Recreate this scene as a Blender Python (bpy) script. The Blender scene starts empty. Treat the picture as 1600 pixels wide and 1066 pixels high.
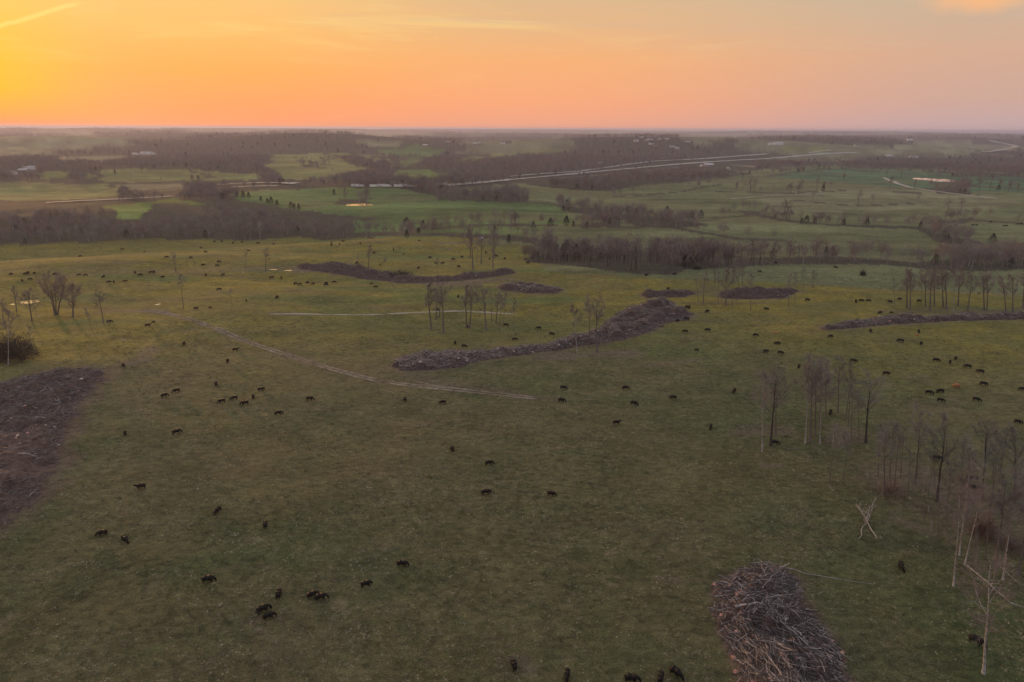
import bpy, bmesh, math, random
import numpy as np
from mathutils import Vector, Matrix, Quaternion
R = math.radians
rng = np.random.default_rng(7)
random.seed(7)
scene = bpy.context.scene
COL = scene.collection

# ---------------------------------------------------------------- camera, sky, sun, exposure
FPX, PITCH, ROLL, CAMH = 1067.0, R(17.28), R(0.30), 80.0
cam_d = bpy.data.cameras.new('camera'); cam = bpy.data.objects.new('camera', cam_d); COL.objects.link(cam)
cam_d.sensor_width = 36.0; cam_d.lens = 36.0 * FPX / 1600.0
cam_d.clip_start = 0.5; cam_d.clip_end = 200000.0
fwd = Vector((0, math.cos(PITCH), -math.sin(PITCH)))
right = Vector((1, 0, 0)); up = right.cross(fwd)
qr = Quaternion(fwd, -ROLL); right = qr @ right; up = qr @ up
if right.z < 0: 
    qr = Quaternion(fwd, 2 * ROLL); right = qr @ right; up = qr @ up
m = Matrix((right, up, -fwd)).transposed().to_4x4(); m.translation = Vector((0, 0, CAMH))
cam.matrix_world = m
scene.camera = cam
scene.view_settings.view_transform = 'Standard'; scene.view_settings.look = 'None'
scene.view_settings.exposure = 0.0; scene.view_settings.gamma = 1.0
scene.view_settings.use_curve_mapping = False
scene.cycles.use_denoising = True
scene.cycles.max_bounces = 5; scene.cycles.diffuse_bounces = 2; scene.cycles.volume_bounces = 1
scene.cycles.transparent_max_bounces = 8

SUN_AZ, SUN_EL = R(-38.5), R(3.2)
sund = Vector((math.sin(SUN_AZ) * math.cos(SUN_EL), math.cos(SUN_AZ) * math.cos(SUN_EL), math.sin(SUN_EL)))
sl = bpy.data.lights.new('sun', 'SUN'); sl.energy = 2.3; sl.angle = R(3); sl.color = (1.0, 0.50, 0.20)
so = bpy.data.objects.new('sun', sl); COL.objects.link(so); so.location = (0, 0, 300)
so.rotation_euler = (-sund).to_track_quat('-Z', 'Y').to_euler()

def lin(r, g, b):
    f = lambda c: (c / 255 / 12.92) if c / 255 <= 0.04045 else ((c / 255 + 0.055) / 1.055) ** 2.4
    return (f(r), f(g), f(b), 1.0)

class NT:
    """small wrapper for writing node trees"""
    def __init__(s, tree): s.t = tree; s.n = tree.nodes; s.l = tree.links
    def new(s, kind, **kw):
        n = s.n.new(kind)
        for k, v in kw.items(): setattr(n, k, v)
        return n
    def put(s, sock, v):
        if isinstance(v, bpy.types.NodeSocket): s.l.new(v, sock)
        elif isinstance(v, bpy.types.Node): s.l.new(v.outputs[0], sock)
        else: sock.default_value = v
    def math(s, op, a, b=0.0, c=None, clamp=False):
        n = s.new('ShaderNodeMath', operation=op, use_clamp=clamp); s.put(n.inputs[0], a); s.put(n.inputs[1], b)
        if c is not None: s.put(n.inputs[2], c)
        return n.outputs[0]
    def vm(s, op, a, b=None):
        n = s.new('ShaderNodeVectorMath', operation=op); s.put(n.inputs[0], a)
        if b is not None: s.put(n.inputs[1], b)
        return n.outputs['Value'] if op in ('DOT_PRODUCT', 'LENGTH') else n.outputs[0]
    def mr(s, v, a, b, c=0.0, d=1.0, smooth=True):
        n = s.new('ShaderNodeMapRange', interpolation_type='SMOOTHSTEP' if smooth else 'LINEAR')
        s.put(n.inputs[0], v)
        for i, q in zip((1, 2, 3, 4), (a, b, c, d)): n.inputs[i].default_value = q
        return n.outputs[0]
    def mix(s, f, a, b, mode='MIX'):
        n = s.new('ShaderNodeMix', data_type='RGBA', blend_type=mode); s.put(n.inputs[0], f); s.put(n.inputs[6], a); s.put(n.inputs[7], b)
        return n.outputs[2]
    def ramp(s, fac, stops):
        n = s.new('ShaderNodeValToRGB'); e = n.color_ramp.elements
        e[0].position, e[0].color = stops[0]; e[1].position, e[1].color = stops[-1]
        for p, c in stops[1:-1]: x = e.new(p); x.color = c
        s.put(n.inputs[0], fac); return n.outputs[0]
    def noise(s, vec, scale, detail=3, rough=0.55, dist=0.0):
        n = s.new('ShaderNodeTexNoise'); s.put(n.inputs['Vector'], vec)
        n.inputs['Scale'].default_value = scale; n.inputs['Detail'].default_value = detail
        n.inputs['Roughness'].default_value = rough; n.inputs['Distortion'].default_value = dist
        return n.outputs[0]

world = bpy.data.worlds.new('World'); scene.world = world; world.use_nodes = True
w = NT(world.node_tree); w.n.clear()
tc = w.new('ShaderNodeTexCoord'); dirv = w.vm('NORMALIZE', tc.outputs['Generated'])
sep = w.new('ShaderNodeSeparateXYZ'); w.put(sep.inputs[0], dirv)
elev = w.math('MULTIPLY', w.math('ARCSINE', w.math('MAXIMUM', sep.outputs[2], 0.0)), 2 / math.pi)     # 0..1 is 0..90 degrees
hor = w.new('ShaderNodeCombineXYZ'); w.put(hor.inputs[0], sep.outputs[0]); w.put(hor.inputs[1], sep.outputs[1])
horn = w.vm('NORMALIZE', hor.outputs[0])
adot = w.vm('DOT_PRODUCT', horn, (math.sin(SUN_AZ), math.cos(SUN_AZ), 0.0))
az = w.math('MULTIPLY', w.math('ARCCOSINE', adot), 180 / math.pi)
def deg(*a): return [(d / 90.0, lin(*c)) for d, c in a]
ramp0 = w.ramp(elev, deg((0, (255, 130, 96)), (0.9, (255, 152, 72)), (2.4, (255, 180, 20)), (4.6, (255, 190, 44)), (7.5, (255, 202, 90)), (11, (252, 206, 122)), (25, (232, 214, 190)), (90, (186, 192, 206))))
ramp1 = w.ramp(elev, deg((0, (255, 156, 108)), (1.5, (255, 160, 104)), (4, (255, 174, 92)), (7, (253, 192, 108)), (11, (250, 204, 132)), (25, (224, 210, 194)), (90, (186, 192, 206))))
ramp2 = w.ramp(elev, deg((0, (240, 166, 136)), (2, (248, 168, 124)), (5, (247, 176, 118)), (7.5, (232, 182, 132)), (11, (214, 184, 146)), (25, (210, 204, 196)), (90, (186, 192, 206))))
ramp3 = w.ramp(elev, deg((0, (196, 168, 170)), (2, (206, 168, 154)), (5, (214, 172, 146)), (8, (202, 178, 154)), (11, (192, 182, 168)), (25, (198, 200, 196)), (90, (186, 192, 206))))
ramp4 = w.ramp(elev, deg((0, (142, 134, 152)), (3, (160, 144, 156)), (10, (172, 162, 176)), (25, (180, 180, 192)), (90, (186, 192, 206))))
skyc = w.mix(w.mr(az, 0, 11), ramp0, ramp1)
skyc = w.mix(w.mr(az, 14, 42), skyc, ramp2)
skyc = w.mix(w.mr(az, 40, 74), skyc, ramp3)
skyc = w.mix(w.mr(az, 80, 170), skyc, ramp4)
# thin cirrus: long bands drawn out along the horizon
mp = w.new('ShaderNodeMapping'); w.put(mp.inputs[0], dirv); mp.inputs['Scale'].default_value = (1.6, 1.6, 16.0); mp.inputs['Rotation'].default_value = (0.06, 0.05, 0)
wisp = w.noise(mp.outputs[0], 2.6, 5, 0.62, 0.6)
wf = w.math('MULTIPLY', w.mr(wisp, 0.50, 0.72), w.mr(elev, 1.5 / 90, 9.0 / 90, 0.0, 0.46))
skyc = w.mix(wf, skyc, w.mix(w.mr(az, 30, 75), lin(255, 218, 138), lin(216, 188, 164)))
wisp2 = w.noise(mp.outputs[0], 1.3, 4, 0.6, 0.4)
skyc = w.mix(w.math('MULTIPLY', w.mr(wisp2, 0.52, 0.74), w.mr(elev, 3.0 / 90, 11.0 / 90, 0.0, 0.5)), skyc, lin(196, 178, 170))
def pixdir(px, py):
    v = right * ((px - 800) / FPX) + up * ((533 - py) / FPX) + fwd
    return v.normalized()
# contrail: a short line high in the sky on the sun's side
a_, b_ = pixdir(-60, 58), pixdir(102, 11); nrm = a_.cross(b_).normalized(); mid = (a_ + b_).normalized(); tang = nrm.cross(mid)
wob = w.math('MULTIPLY', w.math('SUBTRACT', w.noise(dirv, 30, 3), 0.5), 0.006)
dn = w.math('ABSOLUTE', w.math('ADD', w.vm('DOT_PRODUCT', dirv, tuple(nrm)), wob))
al = w.math('ABSOLUTE', w.vm('DOT_PRODUCT', dirv, tuple(tang)))
cf = w.math('MULTIPLY', w.mr(dn, 0.0034, 0.0004, 0, .6), w.math('MULTIPLY', w.mr(al, 0.078, 0.055, 0, 0.65), w.mr(w.vm('DOT_PRODUCT', dirv, tuple(mid)), 0.95, 0.98)))
skyc = w.mix(cf, skyc, lin(255, 238, 140))
# small peach cloud high on the other side
pc = pixdir(1540, -8); dd = w.vm('SUBTRACT', dirv, tuple(pc)); mp2 = w.new('ShaderNodeMapping'); w.put(mp2.inputs[0], dd); mp2.inputs['Scale'].default_value = (1.0, 1.0, 3.2)
cl = w.mr(w.math('ADD', w.vm('LENGTH', mp2.outputs[0]), w.math('MULTIPLY', w.noise(dirv, 18, 4), 0.06)), 0.105, 0.04, 0, 0.8)
skyc = w.mix(cl, skyc, lin(255, 186, 128))
bg = w.new('ShaderNodeBackground'); w.put(bg.inputs[0], skyc); bg.inputs[1].default_value = 1.0
# a Nishita sky of the same sun adds its faint blue dome
nis = w.new('ShaderNodeTexSky'); nis.sky_type = 'NISHITA'; nis.sun_disc = False
nis.sun_elevation = SUN_EL; nis.sun_rotation = SUN_AZ
bg2 = w.new('ShaderNodeBackground'); w.put(bg2.inputs[0], nis.outputs[0]); bg2.inputs[1].default_value = 0.006
add = w.new('ShaderNodeAddShader'); w.put(add.inputs[0], bg.outputs[0]); w.put(add.inputs[1], bg2.outputs[0])
wo = w.new('ShaderNodeOutputWorld'); w.put(wo.inputs[0], add.outputs[0])

# ---------------------------------------------------------------- terrain function
def _hash(ix, iy, s):
    n = (ix.astype(np.int64) * 374761393 + iy.astype(np.int64) * 668265263 + s * 974634777) & 0x7fffffff
    n = ((n ^ (n >> 13)) * 1274126177) & 0x7fffffff
    n = n ^ (n >> 16)
    return (n & 0xffff) / 65535.0
def vnoise(x, y, s=0):
    ix, iy = np.floor(x), np.floor(y); fx, fy = x - ix, y - iy
    fx = fx * fx * fx * (fx * (fx * 6 - 15) + 10); fy = fy * fy * fy * (fy * (fy * 6 - 15) + 10)
    a, b = _hash(ix, iy, s), _hash(ix + 1, iy, s); c, d = _hash(ix, iy + 1, s), _hash(ix + 1, iy + 1, s)
    return (a * (1 - fx) + b * fx) * (1 - fy) + (c * (1 - fx) + d * fx) * fy
def fbm(x, y, s=0, o=4):
    v = np.zeros_like(x, dtype=float); a = 0.5; t = 0
    for i in range(o):
        v += a * (vnoise(x * 2 ** i + 17.3 * i, y * 2 ** i - 9.1 * i, s + i) - 0.5); t += a; a *= 0.5
    return v / t * 2         # about -1..1
def sstep(a, b, x):
    t = np.clip((x - a) / (b - a), 0, 1); return t * t * (3 - 2 * t)
def G2(x, y, cx, cy, sx, sy): return np.exp(-((x - cx) / sx) ** 2 - ((y - cy) / sy) ** 2)
HILLS = []
for pxx, d, h, sx, sy in [(1060, 2700, 40, 620, 380), (840, 2500, 18, 380, 260), (530, 2900, 40, 480, 320), (60, 3200, 38, 900, 420), (1290, 3400, 34, 520, 330),
                          (330, 5200, 34, 800, 500), (1500, 5600, 30, 900, 500), (760, 6500, 26, 1200, 500),
                          (100, 9500, 48, 2600, 1200), (400, 11500, 58, 2500, 1200), (1280, 12500, 60, 2200, 1200), (1550, 9500, 46, 1500, 900), (800, 15000, 55, 5200, 1600)]:
    a = math.atan((pxx - 800) / FPX / 1.03); HILLS.append((d * math.sin(a), d * math.cos(a), h * 1.18, sx, sy))
def hbase(x, y):
    x = np.asarray(x, float); y = np.asarray(y, float)
    d = np.hypot(x, y); az = np.degrees(np.arctan2(x, y))
    az = np.where(y < 0, 90.0, az)
    z = 2.6 * fbm(x / 190, y / 190, 3) * sstep(90, 300, d) + 0.5 * fbm(x / 34, y / 34, 9) * sstep(60, 160, d)
    z = z + 1.0 * fbm(x / 62, y / 42, 5, 3) * sstep(110, 260, d) + .22 * fbm(x / 17, y / 13, 6, 3) * sstep(80, 160, d)
    L = sstep(-3, -16, az) * sstep(-75, -50, az)
    z = z - 13 * np.exp(-((d - 625) / 80) ** 2) * L + 2.0 * np.exp(-((d - 505) / 45) ** 2) * L
    z = z + 2.6 * G2(x, y, 38, 392, 75, 26) - 3.2 * G2(x, y, 55, 455, 110, 30)
    z = z - 2.8 * G2(x, y, -78, 388, 65, 24) - 1.6 * G2(x, y, -20, 300, 70, 30)
    z = z + 2.2 * G2(x, y, -190, 420, 110, 30) - 2.4 * G2(x, y, -170, 462, 130, 20)
    z = z + 2.0 * G2(x, y, 110, 265, 60, 22) + 6.0 * G2(x, y, -190, 990, 210, 110) - 6 * G2(x, y, -150, 1250, 300, 100)
    A = np.interp(d, [550, 1000, 3000, 8000, 20000], [0, 8, 14, 18, 24])
    z = z + A * fbm(x / 700, y / 520, 21) + np.interp(d, [2500, 6000, 20000], [0, 9, 28]) * (0.5 + fbm(x / 2600, y / 1700, 31))
    for cx, cy, h, sx, sy in HILLS: z = z + h * G2(x, y, cx, cy, sx, sy)
    return np.minimum(z, 66.0)
PONDS = []     # (cx, cy, rx, ry, level)
# the ground sheet is a fan of rings round the viewpoint; heights are looked up on that same sheet so that everything stands on it
PYR = np.arange(1190, 203.5, -1.55); _an = PITCH + np.arctan((PYR - 533) / FPX); rr = CAMH / np.tan(_an)
rr = rr[rr < 9000]
radii = np.concatenate([[0.5, 8, 20, 32, 44, 54, 62], rr[rr > 68], np.geomspace(rr[-1] * 1.02, 60000, 46)])
adeg = np.concatenate([np.arange(-180, -44, 4.0), np.arange(-44, 44.001, .125), np.arange(48, 180, 4.0)])
angs = np.radians(adeg); nr, na = len(radii), len(angs); adeg_w = np.append(adeg, 180.0)
RRg, AA = np.meshgrid(radii, angs, indexing='ij'); gx, gy = (RRg * np.sin(AA)), (RRg * np.cos(AA))
GZ = hbase(gx, gy); GZ = np.concatenate([GZ, GZ[:, :1]], 1)
def H(x, y):
    x = np.asarray(x, float); y = np.asarray(y, float)
    r = np.hypot(x, y); a = np.degrees(np.arctan2(x, y)); fr = np.interp(r, radii, np.arange(nr)); fa_ = np.interp(a, adeg_w, np.arange(na + 1))
    i = np.minimum(fr.astype(int), nr - 2); j = np.minimum(fa_.astype(int), na - 1); u, v = fr - i, fa_ - j
    return (GZ[i, j] * (1 - v) + GZ[i, j + 1] * v) * (1 - u) + (GZ[i + 1, j] * (1 - v) + GZ[i + 1, j + 1] * v) * u
def dig_ponds():
    x, y = np.concatenate([gx, gx[:, :1]], 1), np.concatenate([gy, gy[:, :1]], 1)
    for cx, cy, rx, ry, lv in PONDS:
        q = np.sqrt(((x - cx) / rx) ** 2 + ((y - cy) / ry) ** 2); k = sstep(2.2, 1.25, q)
        GZ[:] = GZ * (1 - k) + (lv - 0.5 * sstep(1.1, 0.7, q)) * k
rx_, ux_, fx_ = (np.array(v[:]) for v in (right, up, fwd))
def rays(px, py):
    px = np.atleast_1d(np.asarray(px, float)); py = np.atleast_1d(np.asarray(py, float))
    v = rx_[None] * ((px - 800) / FPX)[:, None] + ux_[None] * ((533 - py) / FPX)[:, None] + fx_[None]
    return v / np.linalg.norm(v, axis=1)[:, None]
TS = np.concatenate([np.linspace(60, 700, 260), np.geomspace(704, 60000, 420)])
def cast(px, py):
    """where the view ray of a pixel of the photograph meets the ground"""
    v = rays(px, py); P = v[:, None, :] * TS[None, :, None]; P[..., 2] += CAMH
    below = P[..., 2] < H(P[..., 0], P[..., 1]); below[:, -1] = True
    i = below.argmax(1); i = np.maximum(i, 1); lo, hi = TS[i - 1], TS[i]
    for _ in range(14):
        mi = (lo + hi) / 2; Q = v * mi[:, None]; b = (Q[:, 2] + CAMH) < H(Q[:, 0], Q[:, 1])
        hi = np.where(b, mi, hi); lo = np.where(b, lo, mi)
    Q = v * hi[:, None]; Q[:, 2] = H(Q[:, 0], Q[:, 1]); return Q
def at(px, py): return cast([px], [py])[0]
def project(P):
    v = np.asarray(P, float) - np.array((0, 0, CAMH)); z = v @ fx_
    return 800 + FPX * (v @ rx_) / z, 533 - FPX * (v @ ux_) / z, z
def dense(pts, step=14, closed=False):
    out = []; n = len(pts)
    for i in range(n if closed else n - 1):
        a, b = pts[i], pts[(i + 1) % n]; k = max(1, int(math.hypot(b[0] - a[0], b[1] - a[1]) / step))
        for j in range(k): out.append((a[0] + (b[0] - a[0]) * j / k, a[1] + (b[1] - a[1]) * j / k))
    if not closed: out.append(pts[-1])
    return out
def line_world(pts, step=14):
    q = dense(pts, step); return cast([p[0] for p in q], [p[1] for p in q])
def poly_world(pts, step=20):
    q = dense(pts, step, True); return cast([p[0] for p in q], [p[1] for p in q])[:, :2]
def inside(poly, x, y):
    res = np.zeros(x.shape, bool); x0, y0 = poly.min(0); x1, y1 = poly.max(0)
    sel = np.nonzero((x > x0) & (x < x1) & (y > y0) & (y < y1))[0]
    if len(sel) == 0: return res
    sx, sy = x[sel], y[sel]; c = np.zeros(len(sel), bool); n = len(poly)
    for i in range(n):
        xa, ya = poly[i]; xb, yb = poly[i - 1]
        if ya == yb: continue
        c ^= ((ya > sy) != (yb > sy)) & (sx < (xb - xa) * (sy - ya) / (yb - ya) + xa)
    res[sel] = c; return res
def dist_line(line, x, y):
    best = np.full(x.shape, 1e9)
    for a, b in zip(line[:-1], line[1:]):
        d = b[:2] - a[:2]; L2 = max(d @ d, 1e-6)
        t = np.clip(((x - a[0]) * d[0] + (y - a[1]) * d[1]) / L2, 0, 1)
        best = np.minimum(best, np.hypot(x - a[0] - t * d[0], y - a[1] - t * d[1]))
    return best

# ponds: (centre px, centre py, half width px, half height px)
POND_PX = [(31, 473, 12, 3.4, 'pale pond glowing behind the two broad bare trees by the pasture corner'),
           (47, 472, 15, 2.6, None),
           (1463, 281, 29, 3.3, 'large farm pond between the dirt lane and the dark tree clump'),
           (561, 320, 21, 1.9, 'narrow bright pond below a few trees in the middle of the green field'),
           (1159, 259, 14, 1.3, 'small pale pond beside the grey barn near the highway'),
           (427, 421, 7, 1.1, 'thin bright puddle at the end of the long brush windrow'),
           (450, 422.5, 8, 1.2, 'second thin bright puddle touching the long brush windrow'),
           (246, 475.5, 4.5, 0.9, 'tiny white puddle above the start of the two-rut track')]
def add_pond(px, py, hw, hh):
    c = at(px, py); e = at(px + hw, py); f = at(px, py - hh); g = at(px, py + hh)
    rx = np.hypot(*(e - c)[:2]); ry = max(np.hypot(*(f - g)[:2]) / 2, rx * 0.35); ry = min(ry, rx * 3.2)
    return (c[0], c[1], rx, ry, c[2])
_pp = [add_pond(*p[:4]) for p in POND_PX]
_pp[1] = _pp[1][:4] + (_pp[0][4],)
PONDS.extend(_pp); dig_ponds()

# ---------------------------------------------------------------- land cover
PASTURE_EDGE = line_world([(-140, 386), (0, 382.5), (80, 379), (200, 376.5), (400, 374.5), (560, 372), (700, 371), (770, 376), (830, 386), (850, 424), (1000, 431), (1200, 440), (1400, 452), (1600, 462), (1750, 466)], 30)
edge_az = np.degrees(np.arctan2(PASTURE_EDGE[:, 0], PASTURE_EDGE[:, 1])); edge_d = np.hypot(PASTURE_EDGE[:, 0], PASTURE_EDGE[:, 1])
FIELDS = [  # polygon in the photograph, colour code
    ([(0, 283), (-60, 283), (-60, 313), (0, 312), (40, 313), (110, 312), (175, 308), (195, 297), (170, 288), (90, 286)], 'olive'),
    ([(190, 288), (280, 287), (300, 293), (268, 298), (200, 297)], 'dull'),
    ([(158, 326), (165, 322), (270, 311), (310, 318), (325, 325), (270, 332), (250, 338), (200, 341), (175, 332)], 'bright'),
    ([(130, 272), (160, 266), (210, 263), (300, 266), (390, 272), (425, 277), (385, 282), (300, 283), (250, 284), (190, 286), (150, 280)], 'olive'),
    ([(75, 268), (100, 268), (115, 276), (80, 280), (50, 278)], 'olive'),
    ([(90, 246), (190, 242), (200, 247), (150, 252), (100, 251)], 'dull'),
    ([(160, 222), (190, 224), (205, 232), (196, 236), (185, 228)], 'dull'),
    ([(425, 242), (475, 240), (540, 240), (580, 245), (615, 251), (615, 262), (555, 267), (535, 272), (475, 282), (447, 280), (415, 260)], 'olive'),
    ([(610, 270), (625, 267), (672, 267), (717, 274), (675, 279), (625, 277)], 'bright'),
    ([(580, 234), (625, 232), (650, 226), (672, 227), (692, 234), (694, 240), (662, 246), (660, 252), (630, 262), (618, 252), (640, 247), (600, 240)], 'green'),
    ([(545, 222), (607, 221), (650, 224), (612, 229), (560, 226)], 'pale'),
    ([(695, 252), (737, 245), (800, 238), (865, 233), (902, 231), (870, 238), (800, 243), (740, 250)], 'olive'),
    ([(360, 303), (400, 298), (450, 296), (500, 294), (560, 293), (620, 295), (660, 300), (690, 312), (720, 314), (800, 317), (860, 317), (900, 322), (960, 330), (960, 346), (900, 352), (800, 352), (720, 350), (600, 345), (500, 330), (430, 322), (380, 315)], 'green'),
    ([(545, 345), (900, 345), (900, 392), (830, 388), (770, 378), (560, 372)], 'green'),
    ([(690, 300), (800, 286), (850, 292), (900, 297), (960, 297), (1000, 290), (1060, 284), (1100, 275), (1200, 263), (1300, 258), (1330, 262), (1480, 266), (1600, 270), (1760, 272), (1760, 470), (760, 470), (760, 380), (900, 345), (860, 316), (700, 312)], 'meadow'),
    ([(1250, 262), (1350, 264), (1480, 268), (1600, 272), (1700, 275), (1700, 300), (1500, 300), (1400, 292), (1320, 285), (1200, 276)], 'teal'),
    ([(1190, 306), (1280, 292), (1380, 294), (1500, 300), (1600, 310), (1600, 322), (1450, 326), (1330, 330), (1200, 332)], 'straw'),
    ([(1400, 228), (1450, 222), (1530, 225), (1560, 232), (1520, 240), (1400, 240), (1350, 236)], 'pale'),
    ([(1215, 232), (1280, 227), (1300, 233), (1290, 240), (1230, 240)], 'olive'),
    ([(1300, 236), (1400, 242), (1600, 242), (1600, 246), (1400, 246), (1330, 244)], 'dull'),
    ([(540, 208), (640, 208), (700, 212), (600, 214)], 'dull'), ([(300, 203), (420, 204), (380, 208), (280, 207)], 'pale'),
    ([(1080, 210), (1180, 211), (1150, 215), (1060, 213)], 'dull'), ([(60, 205), (160, 206), (140, 211), (40, 210)], 'pale')]
WOODS = [  # wooded pieces laid over fields: polygon, density
    ([(855, 316), (900, 325), (1000, 336), (1080, 346), (1105, 353), (1040, 354), (960, 342), (880, 330)], .9),
    ([(905, 350), (965, 343), (968, 352), (910, 357)], .8),
    ([(812, 404), (832, 397), (880, 392), (940, 388), (1000, 394), (1100, 398), (1180, 401), (1265, 404), (1265, 410), (1180, 411), (1100, 413), (1075, 423), (1040, 428), (1000, 424), (950, 423), (900, 416), (850, 412)], .9),
    ([(1262, 407), (1310, 405), (1390, 410), (1440, 417), (1600, 422), (1760, 424), (1760, 398), (1600, 397), (1540, 396), (1520, 402), (1480, 406), (1430, 409), (1380, 404), (1310, 400), (1262, 403)], .85),
    ([(1430, 358), (1455, 357), (1490, 370), (1530, 379), (1500, 386), (1460, 376)], .9),
    ([(1462, 345), (1530, 342), (1530, 347), (1470, 350)], .8),
    ([(820, 283), (870, 286), (900, 288), (960, 283), (1060, 272), (1100, 275), (1190, 268), (1150, 276), (1050, 286), (990, 292), (960, 298), (900, 298), (850, 291), (818, 288)], .9),
    ([(1330, 247), (1600, 252), (1760, 254), (1760, 268), (1600, 267), (1480, 265), (1400, 260), (1340, 257)], .9),
    ([(1450, 296), (1470, 292), (1520, 297), (1525, 304), (1490, 305), (1455, 301)], .9),
    ([(1470, 268), (1600, 272), (1600, 277), (1500, 276)], .5),
    ([(460, 255), (490, 257), (520, 264), (470, 261)], .9),
    ([(520, 247), (560, 250), (615, 258), (600, 265), (560, 260)], .8),
    ([(690, 302), (730, 300), (800, 300), (826, 306), (826, 317), (700, 314)], .9),
    ([(525, 311), (578, 311), (578, 318), (525, 318)], .55),
    ([(980, 346), (1085, 350), (1090, 355), (1000, 356)], .55),
    ([(240, 318), (330, 322), (380, 318), (380, 330), (260, 338), (230, 341)], .9)]
HEDGES = [  # polyline, half width in metres, density
    ([(560, 366), (700, 366), (800, 372), (850, 380)], 9, .55),
    ([(1055, 356), (1100, 364), (1150, 372), (1215, 376)], 6, .5), ([(1165, 330), (1200, 340), (1250, 348), (1330, 353), (1430, 356)], 8, .42),
    ([(1090, 345), (1180, 335), (1240, 333)], 3, .3), ([(640, 360), (760, 352), (860, 352)], 8, .35),
    ([(905, 352), (990, 356)], 6, .4), ([(0, 283), (60, 284), (120, 286)], 8, .6), ([(180, 286), (300, 284), (420, 282), (440, 280)], 8, .7),
    ([(480, 281), (560, 288), (640, 293), (690, 304)], 16, .85), ([(190, 299), (230, 300), (270, 300)], 7, .8),
    ([(1200, 275), (1260, 268), (1330, 262)], 10, .35), ([(1075, 415), (1180, 409), (1270, 407), (1350, 407), (1440, 415), (1520, 418)], 13, .78), ([(1530, 345), (1600, 350)], 7, .4), ([(1120, 300), (1230, 302), (1310, 298)], 5, .22), ([(960, 308), (1060, 300), (1130, 288)], 4, .25), ([(1340, 268), (1440, 272), (1600, 284)], 10, .35), ([(1450, 284), (1530, 292), (1620, 296)], 9, .35), ([(1230, 312), (1330, 322), (1440, 318)], 3, .12), ([(120, 284), (160, 276), (140, 268)], 8, .5), ([(300, 266), (330, 275), (300, 284)], 6, .35), ([(420, 250), (500, 252), (540, 244)], 8, .5), ([(620, 250), (660, 245), (690, 250)], 10, .5), ([(900, 258), (1000, 262), (1100, 256)], 6, .15), ([(690, 296), (800, 286), (900, 275), (1000, 268)], 5, .22), ([(1380, 300), (1440, 303)], 6, .3)]
COLR = {'olive': (.180, .185, .072), 'dull': (.165, .158, .100), 'bright': (.150, .205, .056), 'green': (.106, .158, .058), 'pale': (.20, .195, .12),
        'meadow': (.142, .155, .078), 'teal': (.078, .146, .078), 'straw': (.18, .18, .105), 'wood': (.072, .066, .050)}
FP = [(poly_world(p), c) for p, c in FIELDS]; WP = [(poly_world(p), d) for p, d in WOODS]
HP = [(line_world(p, 20), wd, d) for p, wd, d in HEDGES]
FCODES = list(COLR)
def near_pasture(x, y):
    d = np.hypot(x, y); a = np.degrees(np.arctan2(x, y))
    e = np.interp(a, edge_az, edge_d, left=520, right=345)
    return (d < e) | (y < 0) | (np.abs(a) > 60)
def classify(x, y):
    """returns colour code index per point (wood is the last one) and tree density"""
    d = np.hypot(x, y)
    jx = x + fbm(x / 40, y / 40, 51, 3) * np.clip(d * .010, 2, 40); jy = y + fbm(x / 40, y / 40, 61, 3) * np.clip(d * .02, 2, 90)
    code = np.full(x.shape, FCODES.index('wood')); den = np.full(x.shape, .9)
    far = (d > 2100) & (fbm(x / 420, y / 620, 71, 3) > 0.16); code[far] = FCODES.index('dull'); den[far] = 0.0
    far = (d > 2100) & (fbm(x / 520, y / 800, 75, 3) > 0.30); code[far] = FCODES.index('pale'); den[far] = 0.0
    for poly, c in FP:
        k = inside(poly, jx, jy); code[k] = FCODES.index(c); den[k] = 0.0
    p = near_pasture(jx, jy); code[p] = -1; den[p] = 0.0
    for poly, q in WP:
        k = inside(poly, jx, jy); den[k] = q; code[k] = FCODES.index('wood')
    for ln, wd, q in HP:
        x0, y0 = ln[:, :2].min(0) - 60; x1, y1 = ln[:, :2].max(0) + 60
        s = np.nonzero((x > x0) & (x < x1) & (y > y0) & (y < y1))[0]
        if len(s):
            k = s[dist_line(ln, jx[s], y[s]) < wd]; den[k] = np.maximum(den[k], q); code[k] = FCODES.index('wood')
    return code, den
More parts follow.
